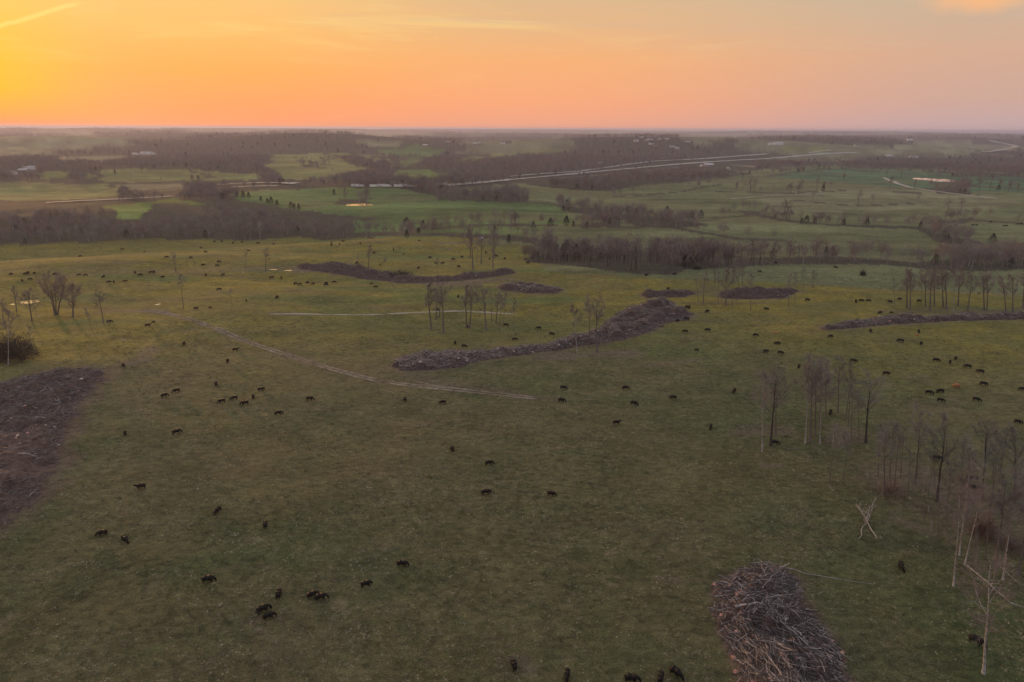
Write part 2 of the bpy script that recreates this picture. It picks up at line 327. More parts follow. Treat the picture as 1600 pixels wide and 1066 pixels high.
PILES_PX = {
 'front': [(1113, 940), (1122, 905), (1160, 888), (1215, 886), (1250, 905), (1262, 950), (1292, 990), (1318, 1040), (1345, 1085), (1350, 1130), (1160, 1130), (1150, 1060), (1128, 1000)],
 'left': [(-70, 640), (-40, 605), (0, 600), (60, 585), (110, 577), (162, 576), (172, 588), (150, 606), (125, 640), (106, 690), (88, 745), (50, 790), (0, 828), (-60, 850)],
 'centre_a': [(612, 572), (622, 560), (660, 552), (740, 550), (800, 545), (870, 535), (925, 520), (955, 522), (930, 538), (860, 549), (800, 556), (740, 568), (680, 580), (630, 580)],
 'centre_b': [(925, 522), (962, 492), (1000, 478), (1030, 471), (1056, 472), (1050, 482), (1085, 492), (1075, 500), (1040, 504), (1022, 517), (985, 528), (930, 540)],
 'windrow': [(465, 416), (520, 411), (560, 416), (590, 425), (640, 432), (700, 434), (745, 428), (800, 422), (805, 427), (750, 436), (690, 441), (630, 443), (570, 436), (520, 428), (470, 421)],
 'small_a': [(770, 448), (800, 443), (845, 446), (878, 453), (868, 459), (820, 458), (785, 453)],
 'small_b': [(997, 460), (1015, 456), (1045, 458), (1070, 454), (1090, 459), (1070, 464), (1010, 465)],
 'small_c': [(1118, 460), (1140, 453), (1200, 453), (1248, 455), (1225, 466), (1180, 468), (1130, 466)],
 'right': [(1282, 513), (1320, 505), (1370, 497), (1400, 494), (1440, 497), (1500, 493), (1560, 492), (1640, 490), (1640, 499), (1560, 500), (1480, 502), (1400, 507), (1340, 512), (1290, 516)]}
PILES = {k: poly_world(v, 10) for k, v in PILES_PX.items()}
DIRT = [  # bare or scuffed patches in the pasture: line, half width m, strength
    ([(250, 487), (200, 486), (160, 487)], 3.5, .7), ([(235, 545), (222, 562), (200, 566)], 3, .6), ([(890, 560), (850, 558), (935, 553), (990, 553)], 3, .75),
    ([(1010, 572), (1090, 562)], 2.0, .5), ([(470, 420), (560, 428), (620, 440), (700, 444), (790, 436)], 5, .8), ([(620, 575), (660, 590), (720, 602), (800, 614)], 3, .45),
    ([(1160, 678), (1185, 672), (1230, 672)], 2.5, .6), ([(1320, 672), (1340, 684), (1300, 690)], 3, .7), ([(1190, 728), (1215, 728)], 1.3, .7),
    ([(1385, 745), (1420, 740), (1450, 752), (1500, 765), (1560, 790), (1600, 800)], 6, .65), ([(1475, 800), (1560, 830)], 6, .55), ([(1510, 915), (1560, 925)], 2.0, .6),
    ([(1030, 903), (1060, 908)], 1.2, .5), ([(1420, 820), (1450, 832)], 2, .5), ([(690, 380), (760, 378), (840, 384)], 7, .5), ([(1340, 436), (1420, 452), (1600, 461)], 3.5, .45),
    ([(60, 432), (200, 424), (320, 422), (480, 421)], 4.5, .45), ([(0, 422), (200, 418)], 4, .3), ([(1380, 486), (1480, 486), (1600, 488)], 4, .35), ([(1440, 638), (1480, 636)], 4, .3),
    ([(845, 404), (1000, 425), (1120, 428), (1300, 436)], 3, .5), ([(340, 455), (400, 458)], 4, .3), ([(810, 1030), (825, 1045)], 1.2, .5), ([(225, 484), (300, 500), (380, 532), (480, 565), (590, 595), (700, 608), (812, 620), (870, 625)], 1.7, .55)]
PATHS = [([(-20, 1010), (60, 960), (130, 915), (230, 862), (370, 815), (450, 790)], .35), ([(-20, 1040), (80, 985), (170, 930), (280, 870), (400, 828)], .3), ([(620, 1080), (700, 960), (760, 840), (870, 720), (960, 640)], .3), ([(230, 760), (330, 740), (470, 700), (640, 690)], .35),
    ([(200, 745), (300, 715), (360, 700)], .3), ([(1170, 690), (1080, 780), (1000, 880), (960, 1000)], .3), ([(1110, 580), (1200, 600), (1320, 596), (1450, 590)], .45), ([(560, 640), (740, 668), (900, 700), (1080, 690)], .35), ([(420, 478), (600, 470), (800, 474), (960, 466)], .6)]
DL = [(line_world(p, 12), wd, s) for p, wd, s in DIRT]; PL = [(line_world(p, 12), wd) for p, wd in PATHS]
def pasture_colour(x, y):
    d = np.hypot(x, y); n = len(x)
    ua, va, _ = project(np.stack([x, y, H(x, y)], 1))
    c = np.zeros((n, 3)); c[:] = (.096, .086, .052)
    def lay(col, k):
        nonlocal c
        k = np.clip(k, 0, 1)[:, None]; c = c * (1 - k) + np.array(col) * k
    n1 = fbm(x / 42, y / 30, 81, 4); n2 = fbm(x / 14, y / 11, 85, 4); n3 = fbm(x / 5, y / 4, 87, 3)
    lay((.066, .078, .040), sstep(0.05, .5, n1) * .75)                       # greener hollows
    lay((.104, .086, .058), sstep(0.05, .6, -n1 + .3 * n2) * .6)                # thin brownish sward
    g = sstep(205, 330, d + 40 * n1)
    lay((.135, .112, .032), g * (.55 + .45 * sstep(-.3, .4, n2)))                # yellow-green grass and bands farther out, low sunlight put into the colour
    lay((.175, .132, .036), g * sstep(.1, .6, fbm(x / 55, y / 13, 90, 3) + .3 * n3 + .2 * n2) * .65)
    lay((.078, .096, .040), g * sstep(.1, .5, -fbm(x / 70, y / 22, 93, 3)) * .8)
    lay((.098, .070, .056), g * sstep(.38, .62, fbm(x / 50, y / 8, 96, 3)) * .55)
    lay((.070, .080, .036), G2(x, y, -20, 285, 90, 22) * .8)
    lay((.064, .076, .040), G2(x, y, 85, 195, 40, 40) * .55 + G2(x, y, 70, 120, 30, 25) * .5)
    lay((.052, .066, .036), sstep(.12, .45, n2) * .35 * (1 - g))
    for ln, wd, s in DL:
        k = np.nonzero((x > ln[:, 0].min() - 30) & (x < ln[:, 0].max() + 30) & (y > ln[:, 1].min() - 30) & (y < ln[:, 1].max() + 30))[0]
        if len(k):
            q = dist_line(ln, x[k], y[k]); a = np.zeros(n); a[k] = sstep(wd * 1.7, wd * .2, q * (1 + .5 * n2[k] + .4 * n3[k])) * s
            lay((.125, .090, .085), a)
    for ln, wd in PL:
        k = np.nonzero((x > ln[:, 0].min() - 6) & (x < ln[:, 0].max() + 6) & (y > ln[:, 1].min() - 6) & (y < ln[:, 1].max() + 6))[0]
        if len(k):
            q = dist_line(ln, x[k] + 1.6 * n2[k], y[k] + 1.2 * fbm(x[k] / 9, y[k] / 9, 44, 2)); a = np.zeros(n); a[k] = sstep(wd * 2, wd * .4, q) * (.35 + .3 * n3[k]); lay((.058, .048, .034), a)
    lay((.135, .105, .080), sstep(.52, .8, n3 + .5 * n2) * .55); lay((.05, .052, .03), sstep(.5, .85, -n3 + .4 * n2) * .5)
    for nm, P in PILES.items():
        rim = {'front': 1.6, 'left': 6.0}.get(nm, 3.0)
        k = np.nonzero((x > P[:, 0].min() - 30) & (x < P[:, 0].max() + 30) & (y > P[:, 1].min() - 30) & (y < P[:, 1].max() + 30))[0]
        if len(k):
            q = dist_line(np.vstack([P, P[:1]]), x[k], y[k]); ins = inside(P, x[k], y[k]); q = np.where(ins, -q, q)
            a = np.zeros(n); a[k] = sstep(rim, -.3, q + rim * (.55 * n2[k] + .5 * n3[k])) * .85; lay((.115, .082, .070), a)
    return np.clip(c * np.array((1.19, 1.24, 1.03)) * (.98 + .18 * sstep(140, 330, d))[:, None], .02, .6)  # colour rises with distance: sunnier middle ground painted into the pasture

# ---------------------------------------------------------------- mesh helpers and materials
def mesh_np(name, V, F, mat=None, smooth=False):
    me = bpy.data.meshes.new(name); V = np.asarray(V, float); F = np.asarray(F, np.int32)
    me.vertices.add(len(V)); me.vertices.foreach_set('co', V.ravel())
    k = F.shape[1]; me.loops.add(F.size); me.loops.foreach_set('vertex_index', F.ravel())
    me.polygons.add(len(F)); me.polygons.foreach_set('loop_start', np.arange(0, F.size, k, dtype=np.int32))
    try: me.polygons.foreach_set('loop_total', np.full(len(F), k, np.int32))
    except Exception: pass
    me.update(calc_edges=True)
    if smooth: me.polygons.foreach_set('use_smooth', np.ones(len(F), bool))
    if mat: me.materials.append(mat)
    return me
def link(name, me, parent=None, loc=None):
    o = bpy.data.objects.new(name, me); COL.objects.link(o)
    if parent: o.parent = parent
    if loc is not None: o.location = loc
    return o
def tag(o, label=None, cat=None, group=None, kind=None):
    for k, v in (('label', label), ('category', cat), ('group', group), ('kind', kind)):
        if v: o[k] = v
    return o
def empty(name, loc=(0, 0, 0), rz=0.0):
    o = bpy.data.objects.new(name, None); COL.objects.link(o); o.location = loc; o.rotation_euler = (0, 0, rz); o.empty_display_size = .5; return o
def mat(name, col, rough=.85, var=.18, scale=6.0, bump=0.0, spec=.3, objvar=.25, metallic=0.0):
    m = bpy.data.materials.new(name); m.use_nodes = True; t = NT(m.node_tree); b = t.n['Principled BSDF']
    tcn = t.new('ShaderNodeTexCoord'); oi = t.new('ShaderNodeObjectInfo')
    v = t.vm('ADD', tcn.outputs['Object'], oi.outputs['Location'])
    n = t.noise(v, scale, 4, .6); f = t.mr(n, .3, .7, 1 - var * 1.6, 1 + var * 1.6, False)
    g = t.math('MULTIPLY', f, t.math('MULTIPLY_ADD', oi.outputs['Random'], objvar, 1 - objvar / 2))
    cc = t.vm('MULTIPLY', tuple(col[:3]), None); nn = cc.node; cmb = t.new('ShaderNodeCombineXYZ')
    for i in range(3): t.put(cmb.inputs[i], g)
    t.put(nn.inputs[1], cmb.outputs[0]); t.put(b.inputs['Base Color'], cc)
    b.inputs['Roughness'].default_value = rough; b.inputs['Specular IOR Level'].default_value = spec; b.inputs['Metallic'].default_value = metallic
    if bump:
        bn = t.new('ShaderNodeBump'); bn.inputs['Strength'].default_value = bump; t.put(bn.inputs['Height'], t.noise(v, scale * 3, 4)); t.put(b.inputs['Normal'], bn.outputs[0])
    return m
M = {}
M['bark'] = mat('bark', (.13, .11, .10), .9, .25, 3, .4)
M['bark_dark'] = mat('bark_dark', (.050, .042, .040), .9, .25, 3, .4)
M['bark_pale'] = mat('bark_pale', (.30, .275, .265), .8, .30, 1.6, .3)
M['twig'] = mat('twig', (.215, .170, .17), .95, .15, .5, objvar=.45)
M['twig_warm'] = mat('twig_warm', (.23, .16, .145), .95, .15, .5, objvar=.4)
M['twig_grey'] = mat('twig_grey', (.215, .20, .185), .95, .15, .5, objvar=.45)
M['cedar'] = mat('cedar_needles', (.028, .036, .022), .9, .3, 1.0, objvar=.4)
M['log'] = mat('weathered_log', (.30, .265, .265), .85, .32, 2.2, .5, objvar=.75)
M['log_dark'] = mat('dark_log', (.075, .062, .064), .9, .3, 2.2, .5, objvar=.6)
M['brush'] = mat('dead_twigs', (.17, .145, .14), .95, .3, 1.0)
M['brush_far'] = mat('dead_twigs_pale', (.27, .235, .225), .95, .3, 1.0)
M['soil'] = mat('dug_soil', (.075, .050, .046), .95, .35, .9, .8)
M['soil_red'] = mat('red_soil', (.12, .078, .068), .95, .35, .9, .8)
M['ash'] = mat('dark_ash_soil', (.038, .028, .030), .95, .4, .6, .8)
M['clod'] = mat('red_clay_clod', (.42, .23, .19), .9, .35, 2.5, .6, objvar=.6)
M['stone'] = mat('pale_limestone', (.48, .40, .37), .85, .3, 2.5, .4, objvar=.4)
M['hide'] = mat('black_hide', (.0075, .006, .0055), .62, .3, 3, spec=.22, objvar=.3)
M['hide_tan'] = mat('tan_hide', (.42, .17, .09), .75, .2, 3, spec=.2)
M['straw'] = mat('straw_blades', (.36, .31, .22), .95, .25, .3, objvar=.7)
M['blade'] = mat('green_blades', (.062, .074, .032), .95, .25, .3, objvar=.5)
M['wall_white'] = mat('white_siding', (.72, .68, .66), .7, .1, .4)
M['wall_tan'] = mat('tan_siding', (.38, .31, .26), .8, .12, .4)
M['roof_dark'] = mat('dark_shingles', (.085, .08, .085), .85, .2, .6)
M['roof_metal'] = mat('grey_metal_roof', (.42, .42, .45), .45, .12, .4)
M['pane'] = mat('window_glass', (.03, .035, .045), .15, .1, 1, spec=.6)
M['paint_white'] = mat('white_paint', (.78, .76, .74), .4, .05, 1)
M['rubber'] = mat('tyre_rubber', (.02, .02, .02), .9, .1, 3)
M['post'] = mat('weathered_post', (.16, .135, .12), .9, .3, 3)
M['wire'] = mat('fence_wire', (.20, .19, .19), .6, .1, 3, metallic=.6)
M['leaf_tan'] = mat('tan_leaves', (.155, .095, .082), .95, .3, 1.5)

# ---------------------------------------------------------------- ground sheet
gx, gy, gz = gx.ravel(), gy.ravel(), GZ[:, :-1].ravel()
code, den = classify(gx, gy)
carr = np.array([COLR[c] for c in FCODES])
colr = carr[np.clip(code, 0, None)]
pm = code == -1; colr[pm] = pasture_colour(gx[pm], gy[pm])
fm = (code >= 0) & (code != FCODES.index('wood'))
sv = fbm(gx / 60, gy / 34, 101, 4); st = fbm(gx / 150 + gy / 400, gy / 16, 105, 3)
colr[fm] *= (1 + .40 * sv[fm] + .38 * st[fm])[:, None]
k2 = (sstep(.15, .5, fbm(gx / 110, gy / 45, 109, 3)) * fm * .55)[:, None]
colr = colr * (1 - k2) + np.array((.15, .132, .075)) * k2
colr = np.clip(colr, .02, .6)
V = np.stack([gx, gy, gz], 1); V = np.vstack([V, [[0, 0, float(H(np.array([0.]), np.array([0.]))[0])]]])
i0 = (np.arange(nr - 1)[:, None] * na + np.arange(na)[None]).ravel(); i1 = (np.arange(nr - 1)[:, None] * na + (np.arange(na)[None] + 1) % na).ravel()
Q = np.stack([i0, i1, i1 + na, i0 + na], 1)[:, ::-1]
tri = np.stack([np.arange(na), (np.arange(na) + 1) % na, np.full(na, nr * na)], 1)
F = np.vstack([Q[:, [0, 1, 2]], Q[:, [0, 2, 3]], tri])
gm = bpy.data.materials.new('pasture'); gm.use_nodes = True; t = NT(gm.node_tree); b = t.n['Principled BSDF']
geo = t.new('ShaderNodeNewGeometry'); pos = geo.outputs['Position']
at_ = t.new('ShaderNodeAttribute', attribute_name='cover'); base = at_.outputs['Color']
mpn = t.new('ShaderNodeMapping'); t.put(mpn.inputs[0], pos); mpn.inputs['Scale'].default_value = (1, 1.6, 1)
nA = t.noise(mpn.outputs[0], .06, 5, .62); nB = t.noise(mpn.outputs[0], .42, 5, .65, .5); nC = t.noise(mpn.outputs[0], 2.6, 4, .7)
f = t.math('MULTIPLY', t.mr(nA, .3, .7, .80, 1.22, False), t.math('MULTIPLY', t.mr(nB, .3, .7, .62, 1.42, False), t.mr(nC, .3, .7, .45, 1.62, False)))
cmb = t.new('ShaderNodeCombineXYZ'); [t.put(cmb.inputs[i], f) for i in range(3)]
c1 = t.vm('MULTIPLY', base, cmb.outputs[0])
hue = t.noise(pos, .22, 4, .6)
c1 = t.mix(t.mr(hue, .52, .72, 0, .32), c1, t.vm('MULTIPLY', c1, (.78, 1.12, .80)))
c1 = t.mix(t.mr(t.noise(pos, .31, 4, .6), .54, .74, 0, .45), c1, t.vm('MULTIPLY', c1, (1.22, .98, 1.02)))
vor = t.new('ShaderNodeTexVoronoi'); t.put(vor.inputs['Vector'], pos); vor.inputs['Scale'].default_value = 1.0
dens = t.mr(t.noise(pos, .12, 3, .6), .42, .64)
fleck = t.math('MULTIPLY', t.mr(t.math('ADD', vor.outputs['Distance'], t.math('MULTIPLY', nC, .25)), .36, .22), dens)
c1 = t.mix(t.math('MULTIPLY', fleck, .75), c1, (.40, .34, .26, 1))
t.put(b.inputs['Base Color'], c1); b.inputs['Roughness'].default_value = .95; b.inputs['Specular IOR Level'].default_value = .12
bp = t.new('ShaderNodeBump'); bp.inputs['Strength'].default_value = .9; bp.inputs['Distance'].default_value = .35
t.put(bp.inputs['Height'], t.math('ADD', nC, t.math('MULTIPLY', nB, 1.6))); t.put(b.inputs['Normal'], bp.outputs[0])
gme = mesh_np('ground', V, F, gm, True)
ca = gme.color_attributes.new('cover', 'FLOAT_COLOR', 'POINT')
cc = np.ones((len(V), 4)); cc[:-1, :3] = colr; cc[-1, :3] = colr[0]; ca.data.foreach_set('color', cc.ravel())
ground = tag(link('ground', gme), kind='structure')

# haze: one closed box of thin air round everything
HZ = 61000.0; zl, zh = float(gz.min()) - 1.0, 96.0
bm = bmesh.new(); bmesh.ops.create_cube(bm, size=1.0, matrix=Matrix.Translation((0, 0, (zl + zh) / 2)) @ Matrix.Diagonal((2 * HZ, 2 * HZ, zh - zl, 1)))
hm = bpy.data.meshes.new('haze'); bm.to_mesh(hm); bm.free()
hmt = bpy.data.materials.new('haze_air'); hmt.use_nodes = True; t = NT(hmt.node_tree); t.n.clear()
pv = t.new('ShaderNodeVolumePrincipled'); pv.inputs['Density Attribute'].default_value = ''; pv.inputs['Color'].default_value = (.70, .72, 1.0, 1)
pv.inputs['Density'].default_value = 0.85e-4; pv.inputs['Anisotropy'].default_value = .38
mo = t.new('ShaderNodeOutputMaterial'); t.put(mo.inputs['Volume'], pv.outputs[0]); hm.materials.append(hmt)
tag(link('haze', hm), kind='stuff')

# water
def water_mat():
    m = bpy.data.materials.new('pond_water'); m.use_nodes = True; t = NT(m.node_tree); b = t.n['Principled BSDF']
    b.inputs['Base Color'].default_value = (.10, .085, .07, 1); b.inputs['Roughness'].default_value = .06; b.inputs['IOR'].default_value = 1.33; b.inputs['Coat Weight'].default_value = 1.0; b.inputs['Coat Roughness'].default_value = .03
    b.inputs['Specular IOR Level'].default_value = 1.0
    g = t.new('ShaderNodeNewGeometry'); bn = t.new('ShaderNodeBump'); bn.inputs['Strength'].default_value = .05
    t.put(bn.inputs['Height'], t.noise(g.outputs['Position'], 1.2, 3)); t.put(b.inputs['Normal'], bn.outputs[0]); return m
M['water'] = water_mat()
for (cx, cy, rx, ry, lv), info in zip(PONDS, POND_PX):
    n = 40; th = np.linspace(0, 2 * np.pi, n, endpoint=False)
    k = 1 + .14 * np.sin(2 * th + cx) + .09 * np.sin(3 * th + cy) + .05 * np.sin(5 * th)
    Vp = np.stack([cx + rx * k * np.cos(th), cy + ry * k * np.sin(th), np.full(n, lv - (.12 if info[4] else .124))], 1); Vp = np.vstack([Vp, [[cx, cy, lv - (.12 if info[4] else .124)]]])
    Fp = np.stack([np.arange(n), (np.arange(n) + 1) % n, np.full(n, n)], 1)
    o = link('pond_water', mesh_np('pond_water', Vp, Fp, M['water'])); tag(o, kind='structure')

# ---------------------------------------------------------------- roads and tracks
def ribbon(name, line, width, m, lift=.1, jag=0.0, lateral=0.0):
    P = np.array(line)[:, :2]
    seg = np.hypot(*(P[1:] - P[:-1]).T); s = np.concatenate([[0], np.cumsum(seg)]); L = s[-1]
    n = max(4, int(L / max(1.2, width * .5))); n = min(n, 900); u = np.linspace(0, L, n)
    x, y = np.interp(u, s, P[:, 0]), np.interp(u, s, P[:, 1])
    if n > 12:
        kk = np.ones(7) / 7; xs = np.convolve(np.pad(x, 3, 'edge'), kk, 'valid'); ys = np.convolve(np.pad(y, 3, 'edge'), kk, 'valid'); x, y = xs, ys
    tx, ty = np.gradient(x), np.gradient(y); q = np.hypot(tx, ty) + 1e-9; nx, ny = -ty / q, tx / q
    wv = width / 2 * (1 + jag * fbm(u / 6.0, u * 0 + 3.3, 7, 3)); wv = wv * np.clip(np.minimum(u, L - u) / (width * 3 + .01), .12, 1) if jag else wv
    cols = []
    for k in (-1, -.33, .33, 1):
        xx, yy = x + nx * (wv * k + lateral), y + ny * (wv * k + lateral); cols.append(np.stack([xx, yy, H(xx, yy) + lift], 1))
    V = np.stack(cols, 1).reshape(-1, 3); F = []
    i = np.arange(n - 1)[:, None] * 4 + np.arange(3)[None]; i = i.ravel()
    F = np.stack([i, i + 1, i + 5, i + 4], 1)
    me = mesh_np(name, V, F, m, True)
    return tag(link(name, me), kind='structure')
M['track'] = mat('rutted_dirt', (.20, .165, .125), .95, .35, .5, .4)
M['concrete'] = mat('pale_concrete', (.31, .31, .33), .42, .08, .05)
M['verge'] = mat('worn_gravel', (.36, .32, .27), .8, .15, .1)
trk = line_world([(225, 484), (262, 490), (300, 500), (340, 514), (380, 532), (430, 549), (480, 565), (530, 580), (590, 595), (640, 602), (700, 608), (760, 614), (812, 620), (845, 623)], 8)
ribbon('dirt_track', trk, .72, M['track'], .06, 1.7, -.85); ribbon('dirt_track', trk, .72, M['track'], .06, 1.5, .85)
ribbon('dirt_track', line_world([(632, 592), (680, 603), (740, 610), (800, 617)], 8), .5, M['track'], .065, 1.6)
ribbon('dirt_track', line_world([(868, 626), (900, 624), (932, 625)], 8), .35, M['track'], .06, 1.8)
ribbon('dirt_track', line_world([(985, 622), (1022, 624)], 8), .3, M['track'], .06, 1.8)
ribbon('dirt_path', line_world([(412, 491), (470, 490.5), (520, 492), (570, 492.5), (620, 490), (660, 488), (720, 486), (770, 489), (815, 492)], 8), 1.6, M['verge'], .06, 1.2)
for nm, pts, wd, m_, lf in [
    ('highway', [(688, 291.5), (740, 287.5), (800, 281.5), (870, 275), (930, 269), (980, 264.5), (1050, 258), (1110, 253.5), (1160, 250.5), (1200, 248.5), (1250, 244), (1292, 240.5), (1340, 239)], 17, M['concrete'], 1.2),
    ('highway', [(790, 277), (850, 272), (900, 269), (950, 262), (985, 257), (1015, 253), (1060, 250.5), (1100, 248.5), (1160, 244), (1200, 241)], 14, M['concrete'], 1.2),
    ('frontage_road', [(870, 279), (930, 275.5), (1000, 269), (1060, 262)], 9, M['verge'], 1.0),
    ('highway', [(336, 291), (370, 287.5), (420, 286.5), (470, 288)], 16, M['concrete'], 1.2),
    ('frontage_road', [(350, 294), (390, 292), (440, 291)], 10, M['verge'], 1.0),
    ('road', [(66, 318), (130, 314.5), (200, 311.5), (240, 309.5), (274, 307)], 8, M['concrete'], .9),
    ('dirt_lane', [(1380, 277.5), (1392, 283), (1408, 289), (1425, 294), (1460, 299), (1500, 304.5), (1560, 311)], 7, M['verge'], .4),
    ('road', [(1536, 238), (1562, 235), (1582, 231), (1588, 228.5), (1575, 225.5), (1556, 222), (1545, 219)], 26, M['verge'], 1.0),
    ('dirt_lane', [(1137, 261), (1140, 266), (1150, 268.5), (1165, 269)], 7, M['verge'], .4),
    ('dirt_lane', [(1140, 311), (1200, 306), (1290, 303)], 3, M['verge'], .3),
    ('dirt_lane', [(1262, 239.5), (1285, 236), (1300, 234.5)], 9, M['verge'], .8)]:
    ribbon(nm, line_world(pts, 6), wd, m_, lf)

# ---------------------------------------------------------------- trees
class MB:
    def __init__(s): s.V = []; s.F = []; s.n = 0
    def tube(s, pts, rad, k=5):
        pts = np.asarray(pts, float); n = len(pts); T = np.gradient(pts, axis=0); T /= np.linalg.norm(T, axis=1)[:, None] + 1e-9
        ref = np.array((0.31, .2, .93)) if abs(T[0][2]) < .9 else np.array((1., .1, 0)); A = np.cross(T, ref); A /= np.linalg.norm(A, axis=1)[:, None] + 1e-9; B = np.cross(T, A)
        th = np.linspace(0, 2 * np.pi, k, endpoint=False)
        ring = pts[:, None] + np.asarray(rad)[:, None, None] * (A[:, None] * np.cos(th)[None, :, None] + B[:, None] * np.sin(th)[None, :, None])
        b = s.n; s.V.append(ring.reshape(-1, 3)); s.n += n * k
        i = (np.arange(n - 1)[:, None] * k + np.arange(k)[None]).ravel(); j = (np.arange(n - 1)[:, None] * k + (np.arange(k)[None] + 1) % k).ravel()
        s.F.append(np.stack([i, j, j + k], 1) + b); s.F.append(np.stack([i, j + k, i + k], 1) + b)
        for e in (0, n - 1):
            c = s.n; s.V.append(pts[e][None]); s.n += 1; q = np.arange(k) + b + e * k; r = (np.arange(k) + 1) % k + b + e * k
            s.F.append(np.stack([q, r, np.full(k, c)], 1))
    def slivers(s, P, D, L, W, rg):
        """thin triangles from points P along directions D"""
        n = len(P); D = D / (np.linalg.norm(D, axis=1)[:, None] + 1e-9); S = np.cross(D, rg.normal(size=(n, 3))); S /= np.linalg.norm(S, axis=1)[:, None] + 1e-9
        a = P - S * W[:, None] / 2; b = P + S * W[:, None] / 2; c = P + D * L[:, None]
        s.V.append(np.stack([a, b, c], 1).reshape(-1, 3)); s.F.append(np.arange(3 * n).reshape(-1, 3) + s.n); s.n += 3 * n
    def mesh(s, name, m, smooth=False): return mesh_np(name, np.vstack(s.V), np.vstack(s.F), m, smooth)
def norm(v): return v / (np.linalg.norm(v) + 1e-9)
def bare_tree(seed, Ht=16, spread=.28, start=.4, limbs=13, twigs=600, tw=.045, r0=.24, stems=1, fork=0.0, mats=('bark', 'twig'), up_=.8):
    g = np.random.default_rng(seed); T = MB(); C = MB(); tips = []; base_b = []
    for st in range(stems):
        off = np.array((0, 0, 0.)) if stems == 1 else np.array((math.cos(st * 2.4) * .5, math.sin(st * 2.4) * .5, 0))
        out = np.array((math.cos(st * 2.4), math.sin(st * 2.4), 0)) * (.22 if stems > 1 else 0)
        h = Ht * (1 if st == 0 else g.uniform(.8, .97)); n = 8; zz = np.linspace(0, 1, n)
        wob = np.cumsum(g.normal(0, .025 * h / n * 2.2, (n, 2)), 0)
        pts = np.stack([off[0] + out[0] * h * zz ** 1.2 + wob[:, 0] * zz, off[1] + out[1] * h * zz ** 1.2 + wob[:, 1] * zz, h * zz - .25 * (zz == 0)], 1)
        rad = r0 * (1 - zz * .86) * (1 if stems == 1 else .75); rad[0] *= 1.45
        T.tube(pts, rad, 7)
        for i in range(limbs):
            u = start + (1 - start) * ((i + g.uniform(.1, .9)) / limbs); a = g.uniform(0, 2 * math.pi)
            p = np.array([np.interp(u, zz, pts[:, k]) for k in range(3)])
            L = h * spread * (1.25 - .75 * (u - start) / (1 - start)) * g.uniform(.7, 1.25); tilt = g.uniform(.45, 1.0)
            d = norm(np.array((math.cos(a) * tilt, math.sin(a) * tilt, up_ * g.uniform(.6, 1.2)))); q = [p]; dd = d.copy()
            for k in range(4):
                dd = norm(dd + g.normal(0, .16, 3) + np.array((0, 0, .13))); q.append(q[-1] + dd * L / 4)
            q = np.array(q); r = max(.035, np.interp(u, zz, rad) * .52); (T if L > h * .16 else C).tube(q, r * np.array((1, .8, .6, .42, .2)), 4)
            for b_ in range(6):
                w_ = g.uniform(.2, 1); k = min(3, int(w_ * 4)); pp = q[k] + (q[k + 1] - q[k]) * (w_ * 4 - k)
                d2 = norm(norm(q[k + 1] - q[k]) + g.normal(0, .55, 3) + np.array((0, 0, .15))); l2 = L * g.uniform(.25, .55)
                e = pp + d2 * l2 * .5; e2 = e + norm(d2 + g.normal(0, .3, 3)) * l2 * .5
                C.tube(np.array([pp, e, e2]), np.array((.032, .022, .01)) * (r0 / .22), 3); base_b += [(pp, e), (e, e2), (e, e2)]
        base_b += [(pts[-3], pts[-2]), (pts[-2], pts[-1])] * 4
    Bq = np.array(base_b); k = g.integers(0, len(Bq), twigs); u = g.random(twigs)[:, None]
    P = Bq[k, 0] * (1 - u) + Bq[k, 1] * u; D = Bq[k, 1] - Bq[k, 0]; D /= np.linalg.norm(D, axis=1)[:, None]; D = D + g.normal(0, .75, (twigs, 3)) + np.array((0, 0, .25))
    C.slivers(P, D, g.uniform(.5, 1.7, twigs) * Ht / 16, np.full(twigs, tw) * g.uniform(.6, 1.4, twigs), g)
    return (T.mesh('trunk', M[mats[0]], True), C.mesh('crown', M[mats[1]]))
def snag(seed, Ht, r0=.2, arms=3, m='bark_pale'):
    g = np.random.default_rng(seed); T = MB(); C = MB(); zz = np.linspace(0, 1, 6); wob = np.cumsum(g.normal(0, .12, (6, 2)), 0)
    pts = np.stack([wob[:, 0] * zz, wob[:, 1] * zz, Ht * zz - .2 * (zz == 0)], 1); T.tube(pts, r0 * (1.2 - .75 * zz), 6)
    for i in range(arms):
        u = g.uniform(.45, .98); a = g.uniform(0, 6.3); p = np.array([np.interp(u, zz, pts[:, k]) for k in range(3)]); q = [p]; d = norm(np.array((math.cos(a), math.sin(a), .8)))
        for k in range(3): d = norm(d + g.normal(0, .25, 3)); q.append(q[-1] + d * Ht * .1)
        C.tube(np.array(q), r0 * np.array((.45, .35, .25, .1)), 4)
    return (T.mesh('trunk', M[m], True), C.mesh('branches', M[m]))
def cedar(seed, Ht=7, wd=.34, n=900, size=.5):
    g = np.random.default_rng(seed); T = MB(); C = MB(); T.tube(np.array([(0, 0, -.2), (0, 0, Ht * .5), (.05, 0, Ht * .92)]), np.array((.16, .1, .03)), 5)
    u = g.random(n) ** .75; a = g.uniform(0, 6.283, n); lob = 1 + .25 * np.sin(a * 3 + seed) + .2 * np.sin(a * 5 + u * 9); r = Ht * wd * (1 - u) ** .7 * lob * g.uniform(.45, 1, n) * np.clip(u * 9, .35, 1)
    P = np.stack([np.cos(a) * r, np.sin(a) * r, Ht * (.04 + .96 * u)], 1); D = np.stack([np.cos(a), np.sin(a), g.uniform(.1, 1.1, n)], 1) + g.normal(0, .3, (n, 3))
    C.slivers(P, D, g.uniform(.5, 1.2, n) * size * Ht / 7, np.full(n, size * .55 * Ht / 7), g)
    return (T.mesh('trunk', M['bark_dark'], True), C.mesh('crown', M['cedar']))
